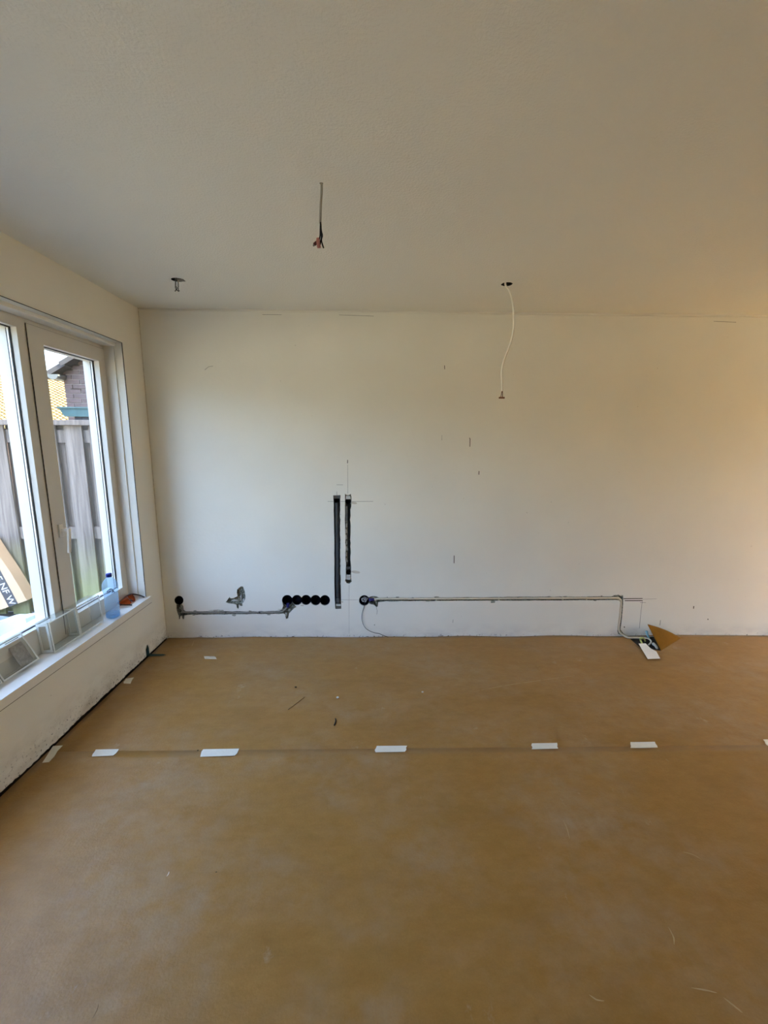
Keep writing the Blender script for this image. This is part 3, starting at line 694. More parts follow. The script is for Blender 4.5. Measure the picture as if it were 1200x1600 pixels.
# filler lumps round the pipe ends belong to the wall
def lump(px, py, rx, rz, ry, mat, seed, d=0.004):
    r2 = random.Random(seed); bm = bmesh.new(); bmesh.ops.create_icosphere(bm, subdivisions=2, radius=1); c = Vector(WP(px, py, d))
    for vv in bm.verts:
        k = 1+0.35*noise.noise(vv.co*2.5+Vector((seed, 0, 0))); vv.co = Vector((vv.co.x*rx*k, vv.co.y*ry*k, vv.co.z*rz*k))+c
    bm.verts.index_update(); build('filler_lump', [vv.co for vv in bm.verts], [tuple(q.index for q in ff.verts) for ff in bm.faces], mat, wall_back, True); bm.free()
for i, a in enumerate(((586.8, 937.2, 0.010, 0.014, 0.012, 'filler', 0.012), (588.5, 943.2, 0.008, 0.014, 0.010, 'raw', 0.012), (584.0, 933.2, 0.012, 0.005, 0.008, 'raw', 0.004), (281.8, 951.5, 0.012, 0.018, 0.012, 'raw', 0.018), (283.6, 957.6, 0.012, 0.010, 0.010, 'filler', 0.018),
                       (459, 948.3, 0.014, 0.008, 0.010, 'raw', 0.010), (452.2, 955.0, 0.012, 0.012, 0.010, 'raw', 0.014), (446.5, 961.5, 0.010, 0.016, 0.010, 'filler', 0.016), (472, 946.2, 0.014, 0.006, 0.004, 'smudge', 0.001), (438, 952.2, 0.022, 0.004, 0.006, 'smudge', 0.003),
                       (376.0, 935.0, 0.006, 0.030, 0.010, 'filler', 0.018), (366, 939.5, 0.030, 0.006, 0.010, 'filler', 0.020), (380.6, 938.5, 0.010, 0.014, 0.010, 'filler', 0.012))):
    lump(a[0], a[1], a[2], a[3], a[4], a[5], i+3, a[6])
# small chips knocked out along the chases
for i, (px, py, w_, h_) in enumerate(((305, 954.4, 3.0, .8), (340, 953.6, 14, .9), (391, 955, 3, 1.4), (366, 961.4, 4, 1.2), (420, 960.4, 3, .8), (303, 961.2, 3, .8), (605, 933.2, 1.3, .7), (621, 933.2, 3.0, 1.0), (645, 934, 2, .6), (682, 932.9, 5, 1.1), (669, 939.3, 4, .8), (770, 940.2, 4.0, 2.2), (809, 933.4, 1.5, .6), (858, 932.4, 4, .8), (884, 932.2, 5, .9), (940, 931.4, 1.5, .9), (962, 930.8, 5, 1.0), (930, 938.5, 3, .7))):
    pl = [(px+w_*math.cos(a*math.pi/4)*rnd.uniform(.6, 1.1), py+h_*math.sin(a*math.pi/4)*rnd.uniform(.6, 1.2)) for a in range(8)]
    v, f = plate(px_path(pl), [], lambda u, w2, d: Vector((u, D-0.0008+d, w2)), 0.0008); build('plaster_chip', v, f, 'raw', wall_back)

# two tall chases with pipe and fixings
t = thing('drain_pipe', WP(527, 951, 0.02), 'dark grey pipe in the taller left wall chase', 'pipe', 'pipes in the tall chases')
tube('pipe', [WP(526.6, 786, 0.022), WP(527.2, 850, 0.022), WP(527.9, 938, 0.022)], 0.0175, 'anthracite', t, 14, 4)
tube('thin_pipe', [WP(523.4, 800, 0.016), WP(524.0, 860, 0.016), WP(524.6, 915, 0.016)], 0.0055, 'anthracite', t, 8, 3)
a = Vector(WP(521.2, 779.0, 0.004)); b = Vector(WP(531.3, 774.4, 0.02)); MB().box((a.x, a.y, a.z), (b.x, b.y, b.z), 0.003).out('bracket', 'bracket', t)
v, f = lathe_geo([(0.0225, 0.004), (0.0225, 0.012), (0.016, 0.012), (0.016, 0.045), (0.0005, 0.046)], WP(526.3, 781.6, 0), 'Y', 20); build('elbow_mouth', v, f, 'black', t, True)
v, f = lathe_geo([(0.0165, -0.012), (0.0215, -0.010), (0.0215, 0.030), (0.0165, 0.032)], WP(528.4, 940.5, 0.022), 'Z', 18); build('coupling', v, f, 'anthracite', t, True)
a = Vector(WP(524.8, 947.4, 0.004)); b = Vector(WP(532.6, 944.6, 0.018)); MB().box((a.x, a.y, a.z), (b.x, b.y, b.z), 0.002).out('clip', 'filler', t)
a = Vector(WP(524.4, 951.0, 0.004)); b = Vector(WP(533.0, 948.0, 0.018)); MB().box((a.x, a.y, a.z), (b.x, b.y, b.z), 0.002).out('clip', 'bracket', t)
t = thing('drain_pipe', WP(544, 905, 0.02), 'black pipe with pale filler in the shorter right wall chase', 'pipe', 'pipes in the tall chases')
tube('pipe', [WP(545.4, 788, 0.026), WP(545.2, 840, 0.026), WP(545.4, 886, 0.026)], 0.0105, 'black', t, 10, 4)
a = Vector(WP(539.4, 814.5, 0.003)); b = Vector(WP(543.0, 791, 0.02)); MB().box((a.x, a.y, a.z), (b.x, b.y, b.z), 0.003).out('cover_strip', 'bracket', t)
for (px, py, sc) in ((544.0, 783.5, 1.0), (544.7, 894.3, 0.9)):
    v, f = lathe_geo([(0.021*sc, 0.003), (0.021*sc, 0.012), (0.015*sc, 0.012), (0.015*sc, 0.042), (0.0005, 0.043)], WP(px, py, 0), 'Y', 18); build('elbow_mouth', v, f, 'black', t, True)
a = Vector(WP(540.2, 889.6, 0.005)); b = Vector(WP(548.2, 886.2, 0.02)); MB().box((a.x, a.y, a.z), (b.x, b.y, b.z), 0.003).out('bracket', 'bracket', t)
a = Vector(WP(540.4, 780.2, 0.004)); b = Vector(WP(547.6, 774.8, 0.02)); MB().box((a.x, a.y, a.z), (b.x, b.y, b.z), 0.002).out('clip', 'filler', t)
a = Vector(WP(541.0, 906.0, 0.006)); b = Vector(WP(547.4, 898.6, 0.02)); MB().box((a.x, a.y, a.z), (b.x, b.y, b.z), 0.002).out('clip', 'filler', t)
for i in range(22):
    py = 817+i*3.0; lump(541.6+rnd.uniform(-0.9, 0.9), py, 0.007*rnd.uniform(.6, 1.2), 0.011, 0.008, 'filler' if i % 3 else 'raw', 40+i, 0.014)
for i in range(12):
    lump(532.0+rnd.uniform(-.2, .4), 800+i*10+rnd.uniform(-4, 4), 0.003, 0.008, 0.004, 'filler', 70+i, 0.003)

# pencil lines, saw cuts and scratches in the wall face (flat marks)
def mark(pts, wpx, mat, name='pencil_line'):
    P = [W(*p) for p in pts]; vs = []; fs = []; hw = wpx*0.00486/2
    for i, (a, b) in enumerate(P):
        q0 = P[max(0, i-1)]; q1 = P[min(len(P)-1, i+1)]; dx, dz = q1[0]-q0[0], q1[1]-q0[1]; L = math.hypot(dx, dz) or 1
        nx, nz = -dz/L*hw, dx/L*hw
        vs += [(a+nx, D-0.0006, b+nz), (a-nx, D-0.0006, b-nz), (a+nx, D, b+nz), (a-nx, D, b-nz)]
    for i in range(len(P)-1):
        k = 4*i; fs += [(k, k+1, k+5, k+4), (k+2, k+6, k+7, k+3), (k, k+4, k+6, k+2), (k+1, k+3, k+7, k+5)]
    build(name, vs, fs, mat, wall_back)
for pts, w_ in ((((512, 783.4), (521, 783.5)), .5), (((532, 783.5), (539, 783.6)), .5), (((549, 783.6), (583, 783.3)), .55), (((543.2, 726), (543.5, 771)), .45), (((526.2, 768), (526.3, 774)), .6), (((533, 937.2), (561, 937.3)), .4), (((545.4, 914), (545.6, 990)), .25), (((1003.5, 940), (1001.5, 955), (999, 982)), .6), (((1004, 936.2), (1026, 935.6)), .4), (((1000, 941.4), (1009, 941.6)), .5), (((1032, 969), (1031, 977)), .9), (((526, 757.4), (536, 757.6)), .5), (((588.2, 949), (589.4, 954), (588.8, 960)), .6)):
    mark(pts, w_, 'pencil')
for pts, w_ in ((((543.2, 718.6), (543.0, 724)), 1.0), (((733.6, 684), (734.4, 686), (734.2, 698)), .9), (((748.4, 736), (748.2, 741.6)), 1.0), (((709.6, 868), (709.4, 880)), 1.0), (((694.6, 571), (694.8, 577)), .8), (((690.6, 680), (690.4, 688)), .4), (((974, 935.5), (1004, 935.2)), 1.2), (((976, 938.6), (1004, 938.5)), 1.2), (((1084.0, 947), (1083.6, 951)), 1.3), (((1106.4, 966.8), (1105.8, 968.4)), 1.6), (((975, 979), (976, 980.6)), 1.4), (((320, 578), (326, 573), (333, 572)), .5), (((410, 491.6), (440, 491.8)), .5), (((530, 492), (584, 494)), .5), (((1115, 502), (1150, 503.5)), .6), (((584.8, 976), (585.6, 976.8)), 1.4), (((708, 968), (707.6, 973)), .6)):
    mark(pts, w_, 'scratch' if w_ > .7 else 'pencil', 'scratch')
for (px, py, w_, h_) in ((553, 785.8, 5, 1.8), (556, 893.8, 7, 2.2), (534.5, 940.5, 2, 1.2)):
    pl = [(px+w_*math.cos(a*math.pi/6), py+h_*math.sin(a*math.pi/6)+w_*0.12*math.cos(a*math.pi/6)) for a in range(12)]
    v, f = plate(px_path(pl), [], lambda u, w2, d: Vector((u, D-0.0005+d, w2)), 0.0005); build('smudge', v, f, 'smudge', wall_back)
# crumbs of black grime along the foot of the back wall
for i in range(26):
    px = rnd.choice([rnd.uniform(270, 560), rnd.uniform(560, 610), rnd.uniform(660, 705), rnd.uniform(262, 760)]); py = 994.4+rnd.uniform(-1.0, 1.4); w_ = rnd.uniform(.6, 2.4); h_ = rnd.uniform(.25, .55)
    pl = [(px+w_*math.cos(a*math.pi/3)*rnd.uniform(.6, 1.2), py+h_*math.sin(a*math.pi/3)) for a in range(6)]
    v, f = plate(px_path(pl), [], lambda u, w2, d: Vector((u, D-0.0006+d, w2)), 0.0006); build('grime_spot', v, f, 'scratch', wall_back)

# ------------------------------------------------------------------ things hanging from the ceiling
# centre: grey cable with stripped black cores and a pink terminal block
yv = c3.y
top = Vector((c3.x, c3.y, H+0.03)); end = onY(500.4, 349, yv)
t = thing('ceiling_cable', (c3.x, c3.y, H), 'straight grey cable with black cores and pink terminal hanging mid ceiling', 'cable', 'cables hanging from the ceiling')
tube('sheath', [top, (c3.x, c3.y, H-0.02), onY(501.2, 320, yv), end], 0.0042, 'cablegrey', t, 8, 4)
q = lambda px, py, d=0: onY(px, py, yv+d)
tube('core', [q(500.6, 347), q(500.2, 358), q(500.0, 368), q(498.6, 375), q(497.4, 379)], 0.0024, 'black', t, 6, 5)
tube('core', [q(501.2, 347, .004), q(502.0, 360, .004), q(503.6, 368, .004), q(502.2, 375, .004), q(503.8, 382, .004), q(505.6, 387.6, .004)], 0.0024, 'black', t, 6, 5)
tube('core', [q(500.8, 347, -.004), q(501.6, 362, -.004), q(502.0, 372, -.004), q(500.8, 377, -.004), q(500.6, 382, -.004)], 0.0022, 'black', t, 6, 5)
a = q(497.6, 380.8); mb = MB().box((-0.0065, -0.006, -0.013), (0.0065, 0.006, 0.013), 0.003); mb.box((-0.005, -0.005, 0.012), (0.005, 0.005, 0.018), 0.002); mb.xform(Matrix.Translation(a) @ Matrix.Rotation(math.radians(-6), 4, 'Y')); mb.out('terminal_block', 'terminal', t)
a = q(494.0, 379.6); mb = MB().box((-0.010, -0.005, -0.0045), (0.010, 0.005, 0.0045), 0.002); mb.xform(Matrix.Translation(a) @ Matrix.Rotation(math.radians(-35), 4, 'Y')); mb.out('core_end', 'maroon', t)
tube('core', [q(492.4, 381), q(490.0, 381.5), q(489.6, 384.2), q(491.2, 384.4)], 0.0012, 'black', t, 6, 4)
# right: white cable drooping out of a round hole
t = thing('ceiling_cable', (c2.x, c2.y, H), 'long curving white cable drooping from the round hole on the right', 'cable', 'cables hanging from the ceiling')
yv = c2.y
pts = [Vector((c2.x-0.004, c2.y, H+0.05)), q(789.6, 444.5), q(794.6, 452), q(799, 463), q(801.6, 478), q(802.7, 495), q(802.8, 510), q(800.8, 524), q(797, 538), q(791.4, 553), q(786.4, 567), q(784.0, 582), q(784.4, 597), q(784.8, 611)]
tube('sheath', pts, 0.0056, 'cable', t, 8, 5)
for dx, dxx in ((-2.2, -3.6), (0.6, 0.4), (1.2, 2.4)):
    tube('core', [q(784.8, 609), q(784.6+dx*.5, 615), q(784+dx, 621), q(784+dxx, 621.8)], 0.0018, 'copper', t, 6, 4)
a = q(784, 621.4); MB().box(a-Vector((0.017, 0.005, 0.005)), a+Vector((0.017, 0.005, 0.004)), 0.002).out('terminal_block', 'copper', t)
# left: short stub of two tails from a dark round hole
yv = c1.y
t = thing('ceiling_cable', (c1.x, c1.y, H), 'short stub of two cable tails below the round hole near the window', 'cable', 'cables hanging from the ceiling')
for x0, x1 in ((274.4, 274.2), (278.2, 278.6)):
    tube('sheath', [q(x0, 437)+Vector((0, 0, 0.03)), q(x0, 440), q(x1, 448.6)], 0.0042, 'cablegrey', t, 8, 4)
for pts in ((q(274.2, 447.5), q(274.8, 451), q(276.6, 453.4), q(279.4, 455.4)), (q(278.6, 447.5), q(278.4, 451), q(279, 453), q(280.2, 454.8)), (q(275, 447.5), q(276.4, 450), q(275, 453), q(273.4, 455.4))):
    tube('core', pts, 0.0021, 'black', t, 6, 4)
MB().box(q(276.4, 450.2)-Vector((0.010, 0.005, 0.003)), q(276.4, 450.2)+Vector((0.010, 0.005, 0.003)), 0.002).out('terminal_block', 'pipegrey', t)
tag(MB().box(Vector((c1.x-0.004, c1.y-0.012, H-0.002)), Vector((c1.x+0.036, c1.y+0.020, H+0.004)), 0.002).out('ceiling_ring', 'bracket', ceil), 'grey clip at the edge of the left hole')

# ------------------------------------------------------------------ wires and card in the opening by the flap
fz = 0.010
def FZ(px, py, z): return tuple(onZ(px, py, z))
t = thing('cable_tail', FZ(1008, 1003, 0), 'pale cable loop rising out of the torn paper beside the flap', 'cable', 'cable tails on the floor')
tube('sheath', [FZ(1000, 997.5, 0.012), FZ(1007, 997.0, 0.02), FZ(1012, 997.5, 0.02), FZ(1016.5, 1000.5, 0.018), FZ(1017.0, 1004.0, 0.014), FZ(1013.5, 1007.5, 0.004)], 0.0058, 'cable', t, 8, 5)
t = thing('cable_tail', FZ(1003, 1008, 0), 'yellow green wire bent over the edge of the torn paper', 'cable', 'cable tails on the floor')
tube('core', [FZ(1004.5, 1008.0, 0.008), FZ(1002.6, 1004, 0.020), FZ(1000.6, 1000, 0.030), FZ(1001.0, 997.6, 0.045), FZ(1004.6, 996.8, 0.048), FZ(1007.5, 999.5, 0.030), FZ(1008, 1002, 0.015)], 0.0060, 'yg', t, 8, 5)
tag(tube('wrapper', [onY(1010.2, 986, D-0.05), onY(1011.5, 992, D-0.055), onY(1014.5, 997, D-0.06)], lambda s: 0.010-0.003*s, 'paleblue', None, 7, 3), 'pale blue plastic sleeve tucked behind the paper flap', 'sleeve')
tag(tube('plaster_lump', [FZ(1020.8, 1006.0, 0.012), FZ(1024.5, 1009, 0.012), FZ(1026.5, 1013, 0.008)], lambda s: 0.012-0.004*s, 'filler', None, 7, 3), 'small pale plaster lump under the flap', 'plaster')
cq = [onZ(*p, 0.010) for p in ((997.5, 1008.2), (1008.5, 1008.0), (1016.5, 1013.8), (1025.5, 1018.6), (1031.5, 1029.6), (1012.0, 1030.4), (1004.5, 1018.0))]
vs = [Vector((p.x, p.y, wob(p.x, p.y)+0.010+0.010*(i in (0, 1)))) for i, p in enumerate(cq)]
o = build('white_card', vs, [tuple(range(len(vs)))], 'card'); md = o.modifiers.new('thickness', 'SOLIDIFY'); md.thickness = 0.0012
tag(o, 'white card tag lying on the paper in front of the torn flap', 'card')

# ------------------------------------------------------------------ things on the window sill
SZ = 0.4152
def glass_block(y0, y1, x0, x1, h, label, rot=0.0, sticker=False, group='glass blocks on the window sill'):
    cx, cy = (x0+x1)/2, (y0+y1)/2
    t = thing('glass_block', (cx, cy, SZ), label, 'glass block', group)
    T = Matrix.Translation((x0, cy, SZ)) @ Matrix.Rotation(rot, 4, 'Y') @ Matrix.Translation((-x0, -cy, -SZ)) if rot else Matrix.Identity(4)
    # two dished faces
    for fx, sgn in ((x1, -1), (x0, 1)):
        vs = []; fs = []; N = 10
        for i in range(N+1):
            for j in range(N+1):
                u, w_ = i/N, j/N; e = min(u, 1-u, w_, 1-w_); dep = 0.005*min(1, e/0.12)
                dep += 0.0015*noise.noise(Vector((u*5, w_*5, y0*9))) if e > 0.1 else 0
                vs.append(Vector((fx+sgn*dep, y0+(y1-y0)*u, SZ+h*w_)))
        for i in range(N):
            for j in range(N): k = i*(N+1)+j; fs.append((k, k+1, k+N+2, k+N+1))
        mb = MB(); mb.add(vs, fs); mb.xform(T); mb.out('face', 'block', t, True)
    # rim all round, hollow inside
    pr = lambda u, v, d: Vector((x1-d, u, v))
    v, f = plate(rect(y0, SZ, y1, SZ+h), [rect(y0+0.007, SZ+0.007, y1-0.007, SZ+h-0.007)], pr, x1-x0)
    mb = MB(); mb.add(v, f); mb.xform(T); mb.out('rim', 'blockrim', t)
    v, f = plate(rect(y0, SZ, y1, SZ+h), [rect(y0+0.006, SZ+0.007, y1-0.006, SZ+h-0.006)], lambda u, v, d: Vector((x1+0.003-d, u, v)), 0.003)
    mb = MB(); mb.add(v, f); mb.xform(T); mb.out('edge_bead', 'blockedge', t)
    # raised lip round the end face
    v, f = plate(rect(x0+0.004, SZ+0.006, x1-0.004, SZ+h-0.006), [rect(x0+0.014, SZ+0.018, x1-0.014, SZ+h-0.018)], lambda u, v, d: Vector((u, y0-0.003+d, v)), 0.003)
    mb = MB(); mb.add(v, f); mb.xform(T); mb.out('end_lip', 'blockedge', t)
    if sticker:
        mb = MB().box((x1-0.012, y1-0.085, SZ+0.012), (x1-0.0112, y1-0.012, SZ+h-0.014)); mb.xform(T); s = mb.out('sticker', 'sticker', t); tag(s, 'grey printed paper strip')
    return t
glass_block(2.016, 2.208, -1.711, -1.645, 0.166, 'upright clear glass block on the sill, left one of the touching pair', math.radians(-4))
glass_block(2.212, 2.404, -1.711, -1.645, 0.166, 'upright clear glass block on the sill, right one of the pair beside the bottle', math.radians(-4))
glass_block(1.735, 1.934, -1.690, -1.652, 0.158, 'thin clear glass block with a grey printed strip, leaning back on the sill', math.radians(-27), True)
glass_block(1.53, 1.728, -1.690, -1.652, 0.158, 'thin clear glass block leaning back at the left edge of the photo', math.radians(-27), False)

# water bottle
bx, by = -1.629, 2.475
t = thing('water_bottle', (bx, by, SZ), 'pale blue plastic water bottle with dark blue cap on the sill', 'bottle')
prof = [(0.001, 0.004), (0.030, 0.001), (0.037, 0.006), (0.0385, 0.018)]
hh = 0.022
while hh < 0.150: prof += [(0.0388, hh), (0.0358, hh+0.007), (0.0390, hh+0.013)]; hh += 0.018
prof += [(0.0415, 0.176), (0.0430, 0.186), (0.0430, 0.200), (0.0405, 0.216), (0.034, 0.232), (0.024, 0.246), (0.0155, 0.254), (0.0140, 0.258), (0.0140, 0.266)]
v, f = lathe_geo(prof, (bx, by, SZ), 'Z', 28); build('body', v, f, 'bottle', t, True)
v, f = lathe_geo([(0.0145, 0.258), (0.0165, 0.259), (0.0165, 0.276), (0.0150, 0.279), (0.0005, 0.2795)], (bx, by, SZ), 'Z', 24); build('cap', v, f, 'cap', t, True)
v, f = lathe_geo([(0.0345, 0.004), (0.0352, 0.030), (0.0005, 0.030), (0.0005, 0.004), (0.0345, 0.004)], (bx, by, SZ), 'Z', 24)
build('water', v, f, 'bottle', t, True)
facing = math.atan2(-by, -bx)
def wrap_text(body, size, zc, mat, name):
    v, f = text_mesh(body, size); w_ = max(p.x for p in v); vs = []
    R = 0.0436
    for p in v:
        a = facing + (p.x-w_/2)/R; vs.append((bx+math.cos(a)*(R+p.z), by+math.sin(a)*(R+p.z), SZ+zc+p.y))
    build(name, vs, f, mat, t)
wrap_text('SPA', 0.026, 0.166, 'print', 'lettering')
pk = []
for (u, w_) in ((-0.016, 0.186), (0.0, 0.197), (0.016, 0.186), (0.0, 0.191)):
    for R in (0.0434, 0.0440): pk.append((bx+math.cos(facing+u/0.0436)*R, by+math.sin(facing+u/0.0436)*R, SZ+w_))
build('printed_peak', pk, [(1, 3, 5, 7), (0, 6, 4, 2), (0, 2, 3, 1), (2, 4, 5, 3), (4, 6, 7, 5), (6, 0, 1, 7)], 'print', t)

# amber safety glasses
gx, gy = -1.655, 2.694
t = thing('safety_glasses', (gx, gy, SZ), 'amber tinted safety glasses with dark temples at the far end of the sill', 'glasses')
def gp3(yy, up, back):          # lens shield leans back towards the window frame
    return Vector((gx+0.022-back-up*0.62, gy+yy, SZ+0.004+up*0.78))
for s in (-1, 1):
    vs = []; fs = []; N = 12
    for i in range(N+1):
        for j in range(7):
            u = i/N; w_ = j/6
            hgt = 0.058*(1-0.35*u*u); lo = 0.014*(1-math.sin(math.pi*min(1, u+0.12))) 
            vs.append(gp3(s*(0.004+0.078*u), lo+(hgt-lo)*w_, 0.026*u*u))
    for i in range(N):
        for j in range(6): k = i*7+j; fs.append((k, k+1, k+8, k+7))
    o = build('lens', vs, fs, 'amber', t, True); md = o.modifiers.new('thickness', 'SOLIDIFY'); md.thickness = 0.003
    tube('temple', [gp3(s*0.082, 0.036, 0.026), gp3(s*0.086, 0.026, 0.012), gp3(s*0.066, 0.014, -0.012), gp3(s*0.048, 0.004, -0.022)] if s < 0 else [gp3(0.082, 0.036, 0.026), gp3(0.088, 0.032, 0.014), gp3(0.092, 0.020, -0.012), gp3(0.086, 0.006, -0.034)], 0.0048, 'darkframe', t, 8, 5)
tube('brow_bar', [gp3(-0.082, 0.038, 0.027), gp3(-0.042, 0.054, 0.006), gp3(0, 0.060, 0), gp3(0.042, 0.054, 0.006), gp3(0.082, 0.038, 0.027)], 0.0040, 'darkframe', t, 8, 6)
tube('nose_bridge', [gp3(-0.010, 0.010, 0.002), gp3(0, 0.026, -0.003), gp3(0.010, 0.010, 0.002)], 0.0034, 'darkframe', t, 8, 5)
for i, (px, py) in enumerate(((182, 957.3),)):
    p = onZ(px, py, SZ); bm = bmesh.new(); bmesh.ops.create_icosphere(bm, subdivisions=1, radius=0.005); bm.verts.index_update()
    tag(build('grit', [Vector((vv.co.x, vv.co.y, vv.co.z*.6))+p+Vector((0, 0, .003)) for vv in bm.verts], [tuple(x.index for x in ff.verts) for ff in bm.faces], 'raw'), 'small grey crumb on the sill beside the bottle', 'crumb'); bm.free()

# ------------------------------------------------------------------ outside: fence across the side yard
FY = 3.67
fe = thing('wooden_fence', (-3.2, FY, -0.09), 'weathered grey board fence with green algae outside the window', 'fence')
ztop = onY(100, 664.5, FY).z; zcap = onY(100, 656, FY-0.05).z
xr_edge = onY(133.4, 732, FY).x; PITCH_B = 0.2165; BW = 0.150
def plank(name, x, w_, y0, y1, z0, z1, seed):
    r2 = random.Random(seed); mb = MB(); mb.box((x-w_/2, y0, z0), (x+w_/2, y1, z1), 0.003)
    mb.xform(Matrix.Translation((x, 0, z0)) @ Matrix.Rotation(math.radians(r2.uniform(-.25, .25)), 4, 'Y') @ Matrix.Translation((-x, 0, -z0)))
    return mb.out(name, 'fence', fe)
for i in range(-2, 12):
    x = xr_edge - BW/2 - i*PITCH_B
    if x > XOUT-0.05: continue
    plank('board', x, BW, FY, FY+0.020, -0.08, ztop+0.01, i)
    plank('board', x-PITCH_B/2, BW, FY+0.058, FY+0.078, -0.08, ztop+0.01, i+50)
for z0 in (onY(100, 692, FY).z, 0.62):
    MB().box((-5.0, FY+0.0205, z0), (XOUT-0.01, FY+0.0575, z0+0.11), 0.004).out('rail', 'fence', fe)
MB().box((-5.0, FY-0.045, ztop), (XOUT-0.01, FY+0.10, zcap), 0.004).out('cap_rail', 'fence', fe)

# cardboard box tilted on its corner against the fence, printed band
BYF = FY-0.13
cn = onY(42, 938.2, BYF); up_dir = (onY(8.0, 874.0, BYF)-cn).normalized(); left_dir = (onY(2.0, 959.8, BYF)-cn).normalized()
nrm = up_dir.cross(left_dir).normalized(); left_dir = nrm.cross(up_dir).normalized()
if nrm.y > 0: nrm = -nrm
t = thing('cardboard_box', (cn.x-0.3, BYF, -0.08), 'cardboard box with dark printed band tilted against the fence outside', 'box')
def bp(u, w_, d): return cn + left_dir*u + up_dir*w_ - nrm*d
wb, hb, db = 0.52, 0.62, 0.10
outl = [(0, 0), (wb, 0), (wb, hb), (0.05, hb), (0.035, hb*0.75), (0.012, hb*0.45), (0.002, hb*0.2)]
v, f = plate(outl, [], bp, db); build('carton', v, f, 'cardboard', t)
v, f = plate(rect(0.085, 0.0, 0.175, hb), [], lambda u, w_, d: bp(u, w_, -0.0008+d), 0.0008); band = build('printed_band', v, f, 'band', t)
v, f = text_mesh('48-1 E NF W', 0.082); tw = max(p.x for p in v)
vs = [bp(0.158-p.y, 0.006+(tw-p.x), -0.0012-p.z) for p in v]; build('lettering', vs, f, 'whiteprint', band)

# white film-wrapped packs lying under the window outside
def pack(name, px_pts, x, z0, thick, label, seed):
    r2 = random.Random(seed); P = [onX(*p, x) for p in px_pts]; vs = []; fs = []
    N, K = 8, 5
    for i in range(N+1):
        for j in range(K+1):
            t_ = i/N; s = j/K; q2 = P[0].lerp(P[1], t_); top = q2.z
            vs.append(Vector((x-thick*s, q2.y, top+0.012*noise.noise(Vector((t_*3, s*3, seed)))-0.02*s)))
    k = len(vs); vs += [Vector((v_.x, v_.y, z0)) for v_ in vs]
    for i in range(N):
        for j in range(K): a = i*(K+1)+j; fs += [(a, a+1, a+K+2, a+K+1), (k+a, k+a+K+1, k+a+K+2, k+a+1)]
    for i in range(N):
        for a in (i*(K+1), i*(K+1)+K): fs.append((a, a+K+1, a+K+1+k, a+k))
    for j in range(K):
        for a in (j, N*(K+1)+j): fs.append((a, a+1, a+1+k, a+k))
    tag(build(name, vs, fs, 'bag', None, False), label, 'pack', 'wrapped packs under the window')
pack('wrapped_pack', ((-60, 953), (38, 967)), -2.12, -0.085, 0.35, 'large white film wrapped pack outside under the window', 1)
pack('wrapped_pack', ((40, 966), (66, 956)), -1.93, -0.085, 0.16, 'smaller white film wrapped pack with a raised corner outside the window', 2)

# ------------------------------------------------------------------ outside: neighbouring buildings
NY = 6.0
cl = onY(100.2, 600, NY); ex = cl.x; ez = onY(99.5, 587.5, NY).z
sl = math.radians(32); half = 2.1; apexz = ez + half*math.tan(sl)
nb = thing('brick_outbuilding', (ex+half, NY, -0.09), 'purple brown brick gable with dark tiled verge behind the fence', 'building')
v, f = plate([(ex, -0.1), (ex+2*half, -0.1), (ex+2*half, ez), (ex+half, apexz), (ex, ez)], [], lambda u, w_, d: Vector((u, NY+0.012+d, w_)), 0.3); build('mortar_wall', v, f, 'mortar', nb)
course, blen = 0.0625, 0.222
bm_cache = {}
def brick(x0, x1, z):
    w_ = round(x1-x0, 4)
    if w_ not in bm_cache:
        o = MB().box((x0, NY, z), (x1, NY+0.05, z+course-0.011), 0.002).out('brick', 'brick', nb); bm_cache[w_] = o.data
    else:
        o = bpy.data.objects.new('brick', bm_cache[w_]); COL.objects.link(o); o.location = ((x0+x1)/2, NY+0.025, z); attach(o, nb)
for r_ in range(int(1.55/course), int((apexz)/course)):
    z = r_*course; x = ex + (0 if r_ % 2 else 0); first = True
    while x < ex+1.15:
        w_ = (0.105 if (r_ % 2 and first) else 0.21); first = False
        lim = ez + (x+w_-ex)*math.tan(sl) if x < ex+half else apexz
        hole = abs(x+w_/2-onY(118, 607, NY).x) < 0.06 and abs(z+0.03-onY(118, 607, NY).z) < 0.03
        if z+course < lim+0.02 and not hole: brick(x, x+w_, z)
        x += w_+0.012
hp = onY(118, 607, NY)
MB().box((hp.x-0.07, NY+0.006, hp.z-0.03), (hp.x+0.07, NY+0.014, hp.z+0.03)).out('vent_shade_slab', 'seam', nb)  # flat dark slab: the shade inside the brick hole, put in as colour
# verge tiles: overlapping slabs up the slope
n_t = 9
for s in (1, -1):
    for i in range(n_t):
        L0 = -0.16 + i*0.29; base = Vector((ex if s > 0 else ex+2*half, 0, ez)); dr = Vector((s*math.cos(sl), 0, math.sin(sl))); nr = Vector((-s*math.sin(sl), 0, math.cos(sl)))
        mb = MB()
        a = base+dr*L0+nr*(0.030+0.012*(1)); vs = []
        for dl, dn in ((0, 0.0), (0.34, -0.018), (0.34, 0.040), (0, 0.062)):
            for yy in (NY-0.14-0.004*(i % 3), NY+0.9): vs.append(Vector((a.x+dr.x*dl+nr.x*dn, yy, a.z+dr.z*dl+nr.z*dn)))
        mb.add(vs, [(0, 2, 4, 6), (1, 7, 5, 3), (0, 1, 3, 2), (2, 3, 5, 4), (4, 5, 7, 6), (6, 7, 1, 0)]); mb.out('verge_tile', 'slate', nb)
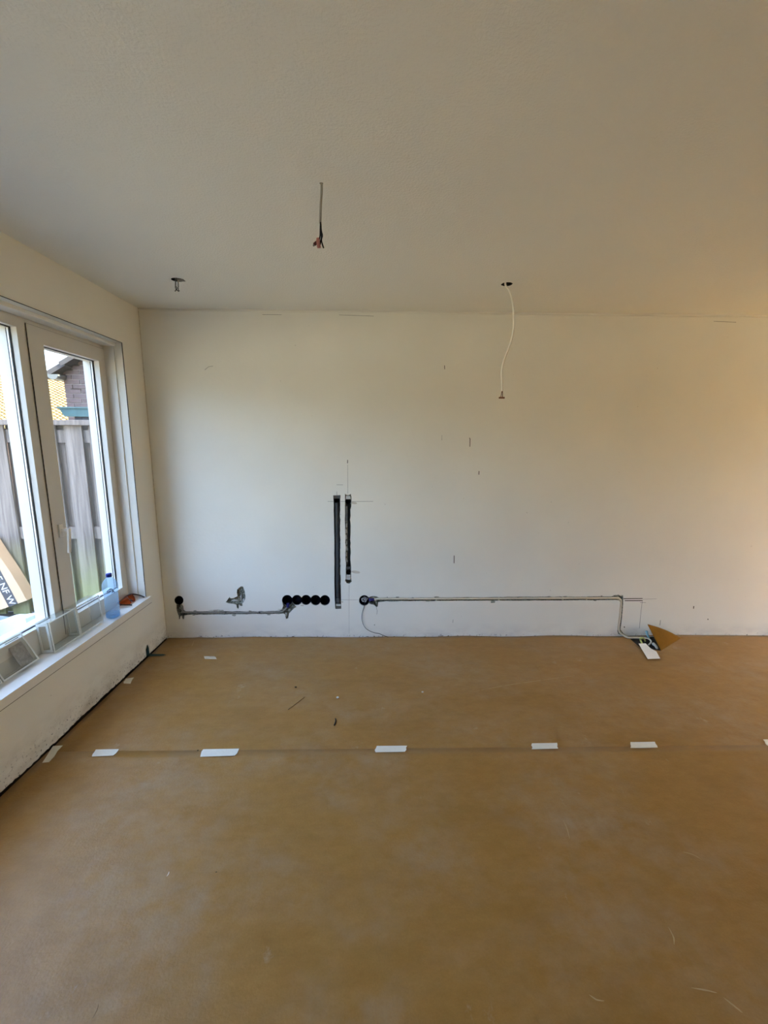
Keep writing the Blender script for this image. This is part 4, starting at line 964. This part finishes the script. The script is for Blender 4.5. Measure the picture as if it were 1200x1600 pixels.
# gutter at the eave, seen end on
gp = onY(84, 590, NY-0.1); pr = [(math.cos(math.radians(a))*0.075, math.sin(math.radians(a))*0.065) for a in range(180, 361, 20)]
vs = []; fs = []
for (a, b) in pr:
    for yy in (NY-0.16, NY+0.9): vs.append((gp.x+a+0.03, yy, gp.z+0.035+b))
n_p = len(pr)
for i in range(n_p-1): fs.append((2*i, 2*i+2, 2*i+3, 2*i+1))
fs.append(tuple(2*i for i in range(n_p)))
o = build('gutter', vs, fs, 'zinc', nb); md = o.modifiers.new('thickness', 'SOLIDIFY'); md.thickness = 0.006
# teal trough in front of the bricks
TY = 4.9
q0, q1, q2, q3 = onY(91, 636.6, TY), onY(160, 637.6, TY), onY(160, 654.5, TY), onY(100.5, 653.2, TY)
tr = thing('teal_trough', ((q0.x+q1.x)/2, TY, q3.z), 'weathered teal trough in front of the brick gable', 'trough')
v, f = plate([(q3.x, q3.z+0.02), (q2.x, q2.z+0.02), (q1.x, q1.z), (q0.x, q0.z)], [], lambda u, w_, d: Vector((u, TY+d, w_)), 0.22); build('body', v, f, 'tealpaint', tr)
MB().box((q0.x-0.012, TY-0.012, q0.z-0.012), (q1.x, TY+0.23, q0.z+0.006), 0.003).out('rim', 'tealpaint', tr)
MB().box((q3.x+0.10, TY+0.02, q3.z-0.03), (q2.x, TY+0.20, q3.z+0.02)).out('bearer', 'slate', tr)
MB().box((q3.x+0.3, TY+0.06, -0.09), (q3.x+0.38, TY+0.16, q3.z-0.03)).out('post', 'slate', tr)
MB().box((q2.x-0.10, TY+0.06, -0.09), (q2.x-0.02, TY+0.16, q3.z-0.03)).out('post', 'slate', tr)

# far house with yellow tiled roof
RYE, RYR = 12.0, 16.0
rz1 = onY(72, 588.5, RYR).z; rz0 = 1.75; X0, X1 = -17.5, -7.0
fh = thing('tiled_house', ((X0+X1)/2, 14, -0.09), 'distant house with a sunlit yellow tiled roof', 'building')
NR, WV = 36, 0.17; vs = []; fs = []; nxv = int((X1-X0)/WV*4)
for r_ in range(NR):
    for e in (0, 1):
        t_ = (r_+e)/NR; yy = RYE+(RYR-RYE)*t_; zz = rz0+(rz1-rz0)*t_ + (0.035 if e == 0 else 0.0)
        for i in range(nxv+1):
            x = X0+(X1-X0)*i/nxv; vs.append((x, yy, zz+0.022*math.sin(2*math.pi*x/WV)))
for r_ in range(2*NR-1):
    for i in range(nxv): k = r_*(nxv+1)+i; fs.append((k, k+1, k+nxv+2, k+nxv+1))
tag(build('roof_tiles', vs, fs, 'yellowtile', fh), 'rows of yellow roof tiles', kind='stuff')
MB().box((X0+0.2, RYE+0.3, -0.09), (X1-0.2, 19.6, rz0-0.02)).out('house_wall', 'facade', fh)
v, f = plate([(RYE, rz0-0.05), (RYR, rz1-0.05), (20.0, rz0-0.05)], [], lambda u, w_, d: Vector((X0+0.02+d, u, w_)), X1-X0-0.04); build('roof_body', v, f, 'yellowtile', fh)
v, f = tube_geo([(X0, RYR, rz1+0.02), (X1, RYR, rz1+0.02)], 0.10, 8, 1); build('ridge', v, f, 'yellowtile', fh)
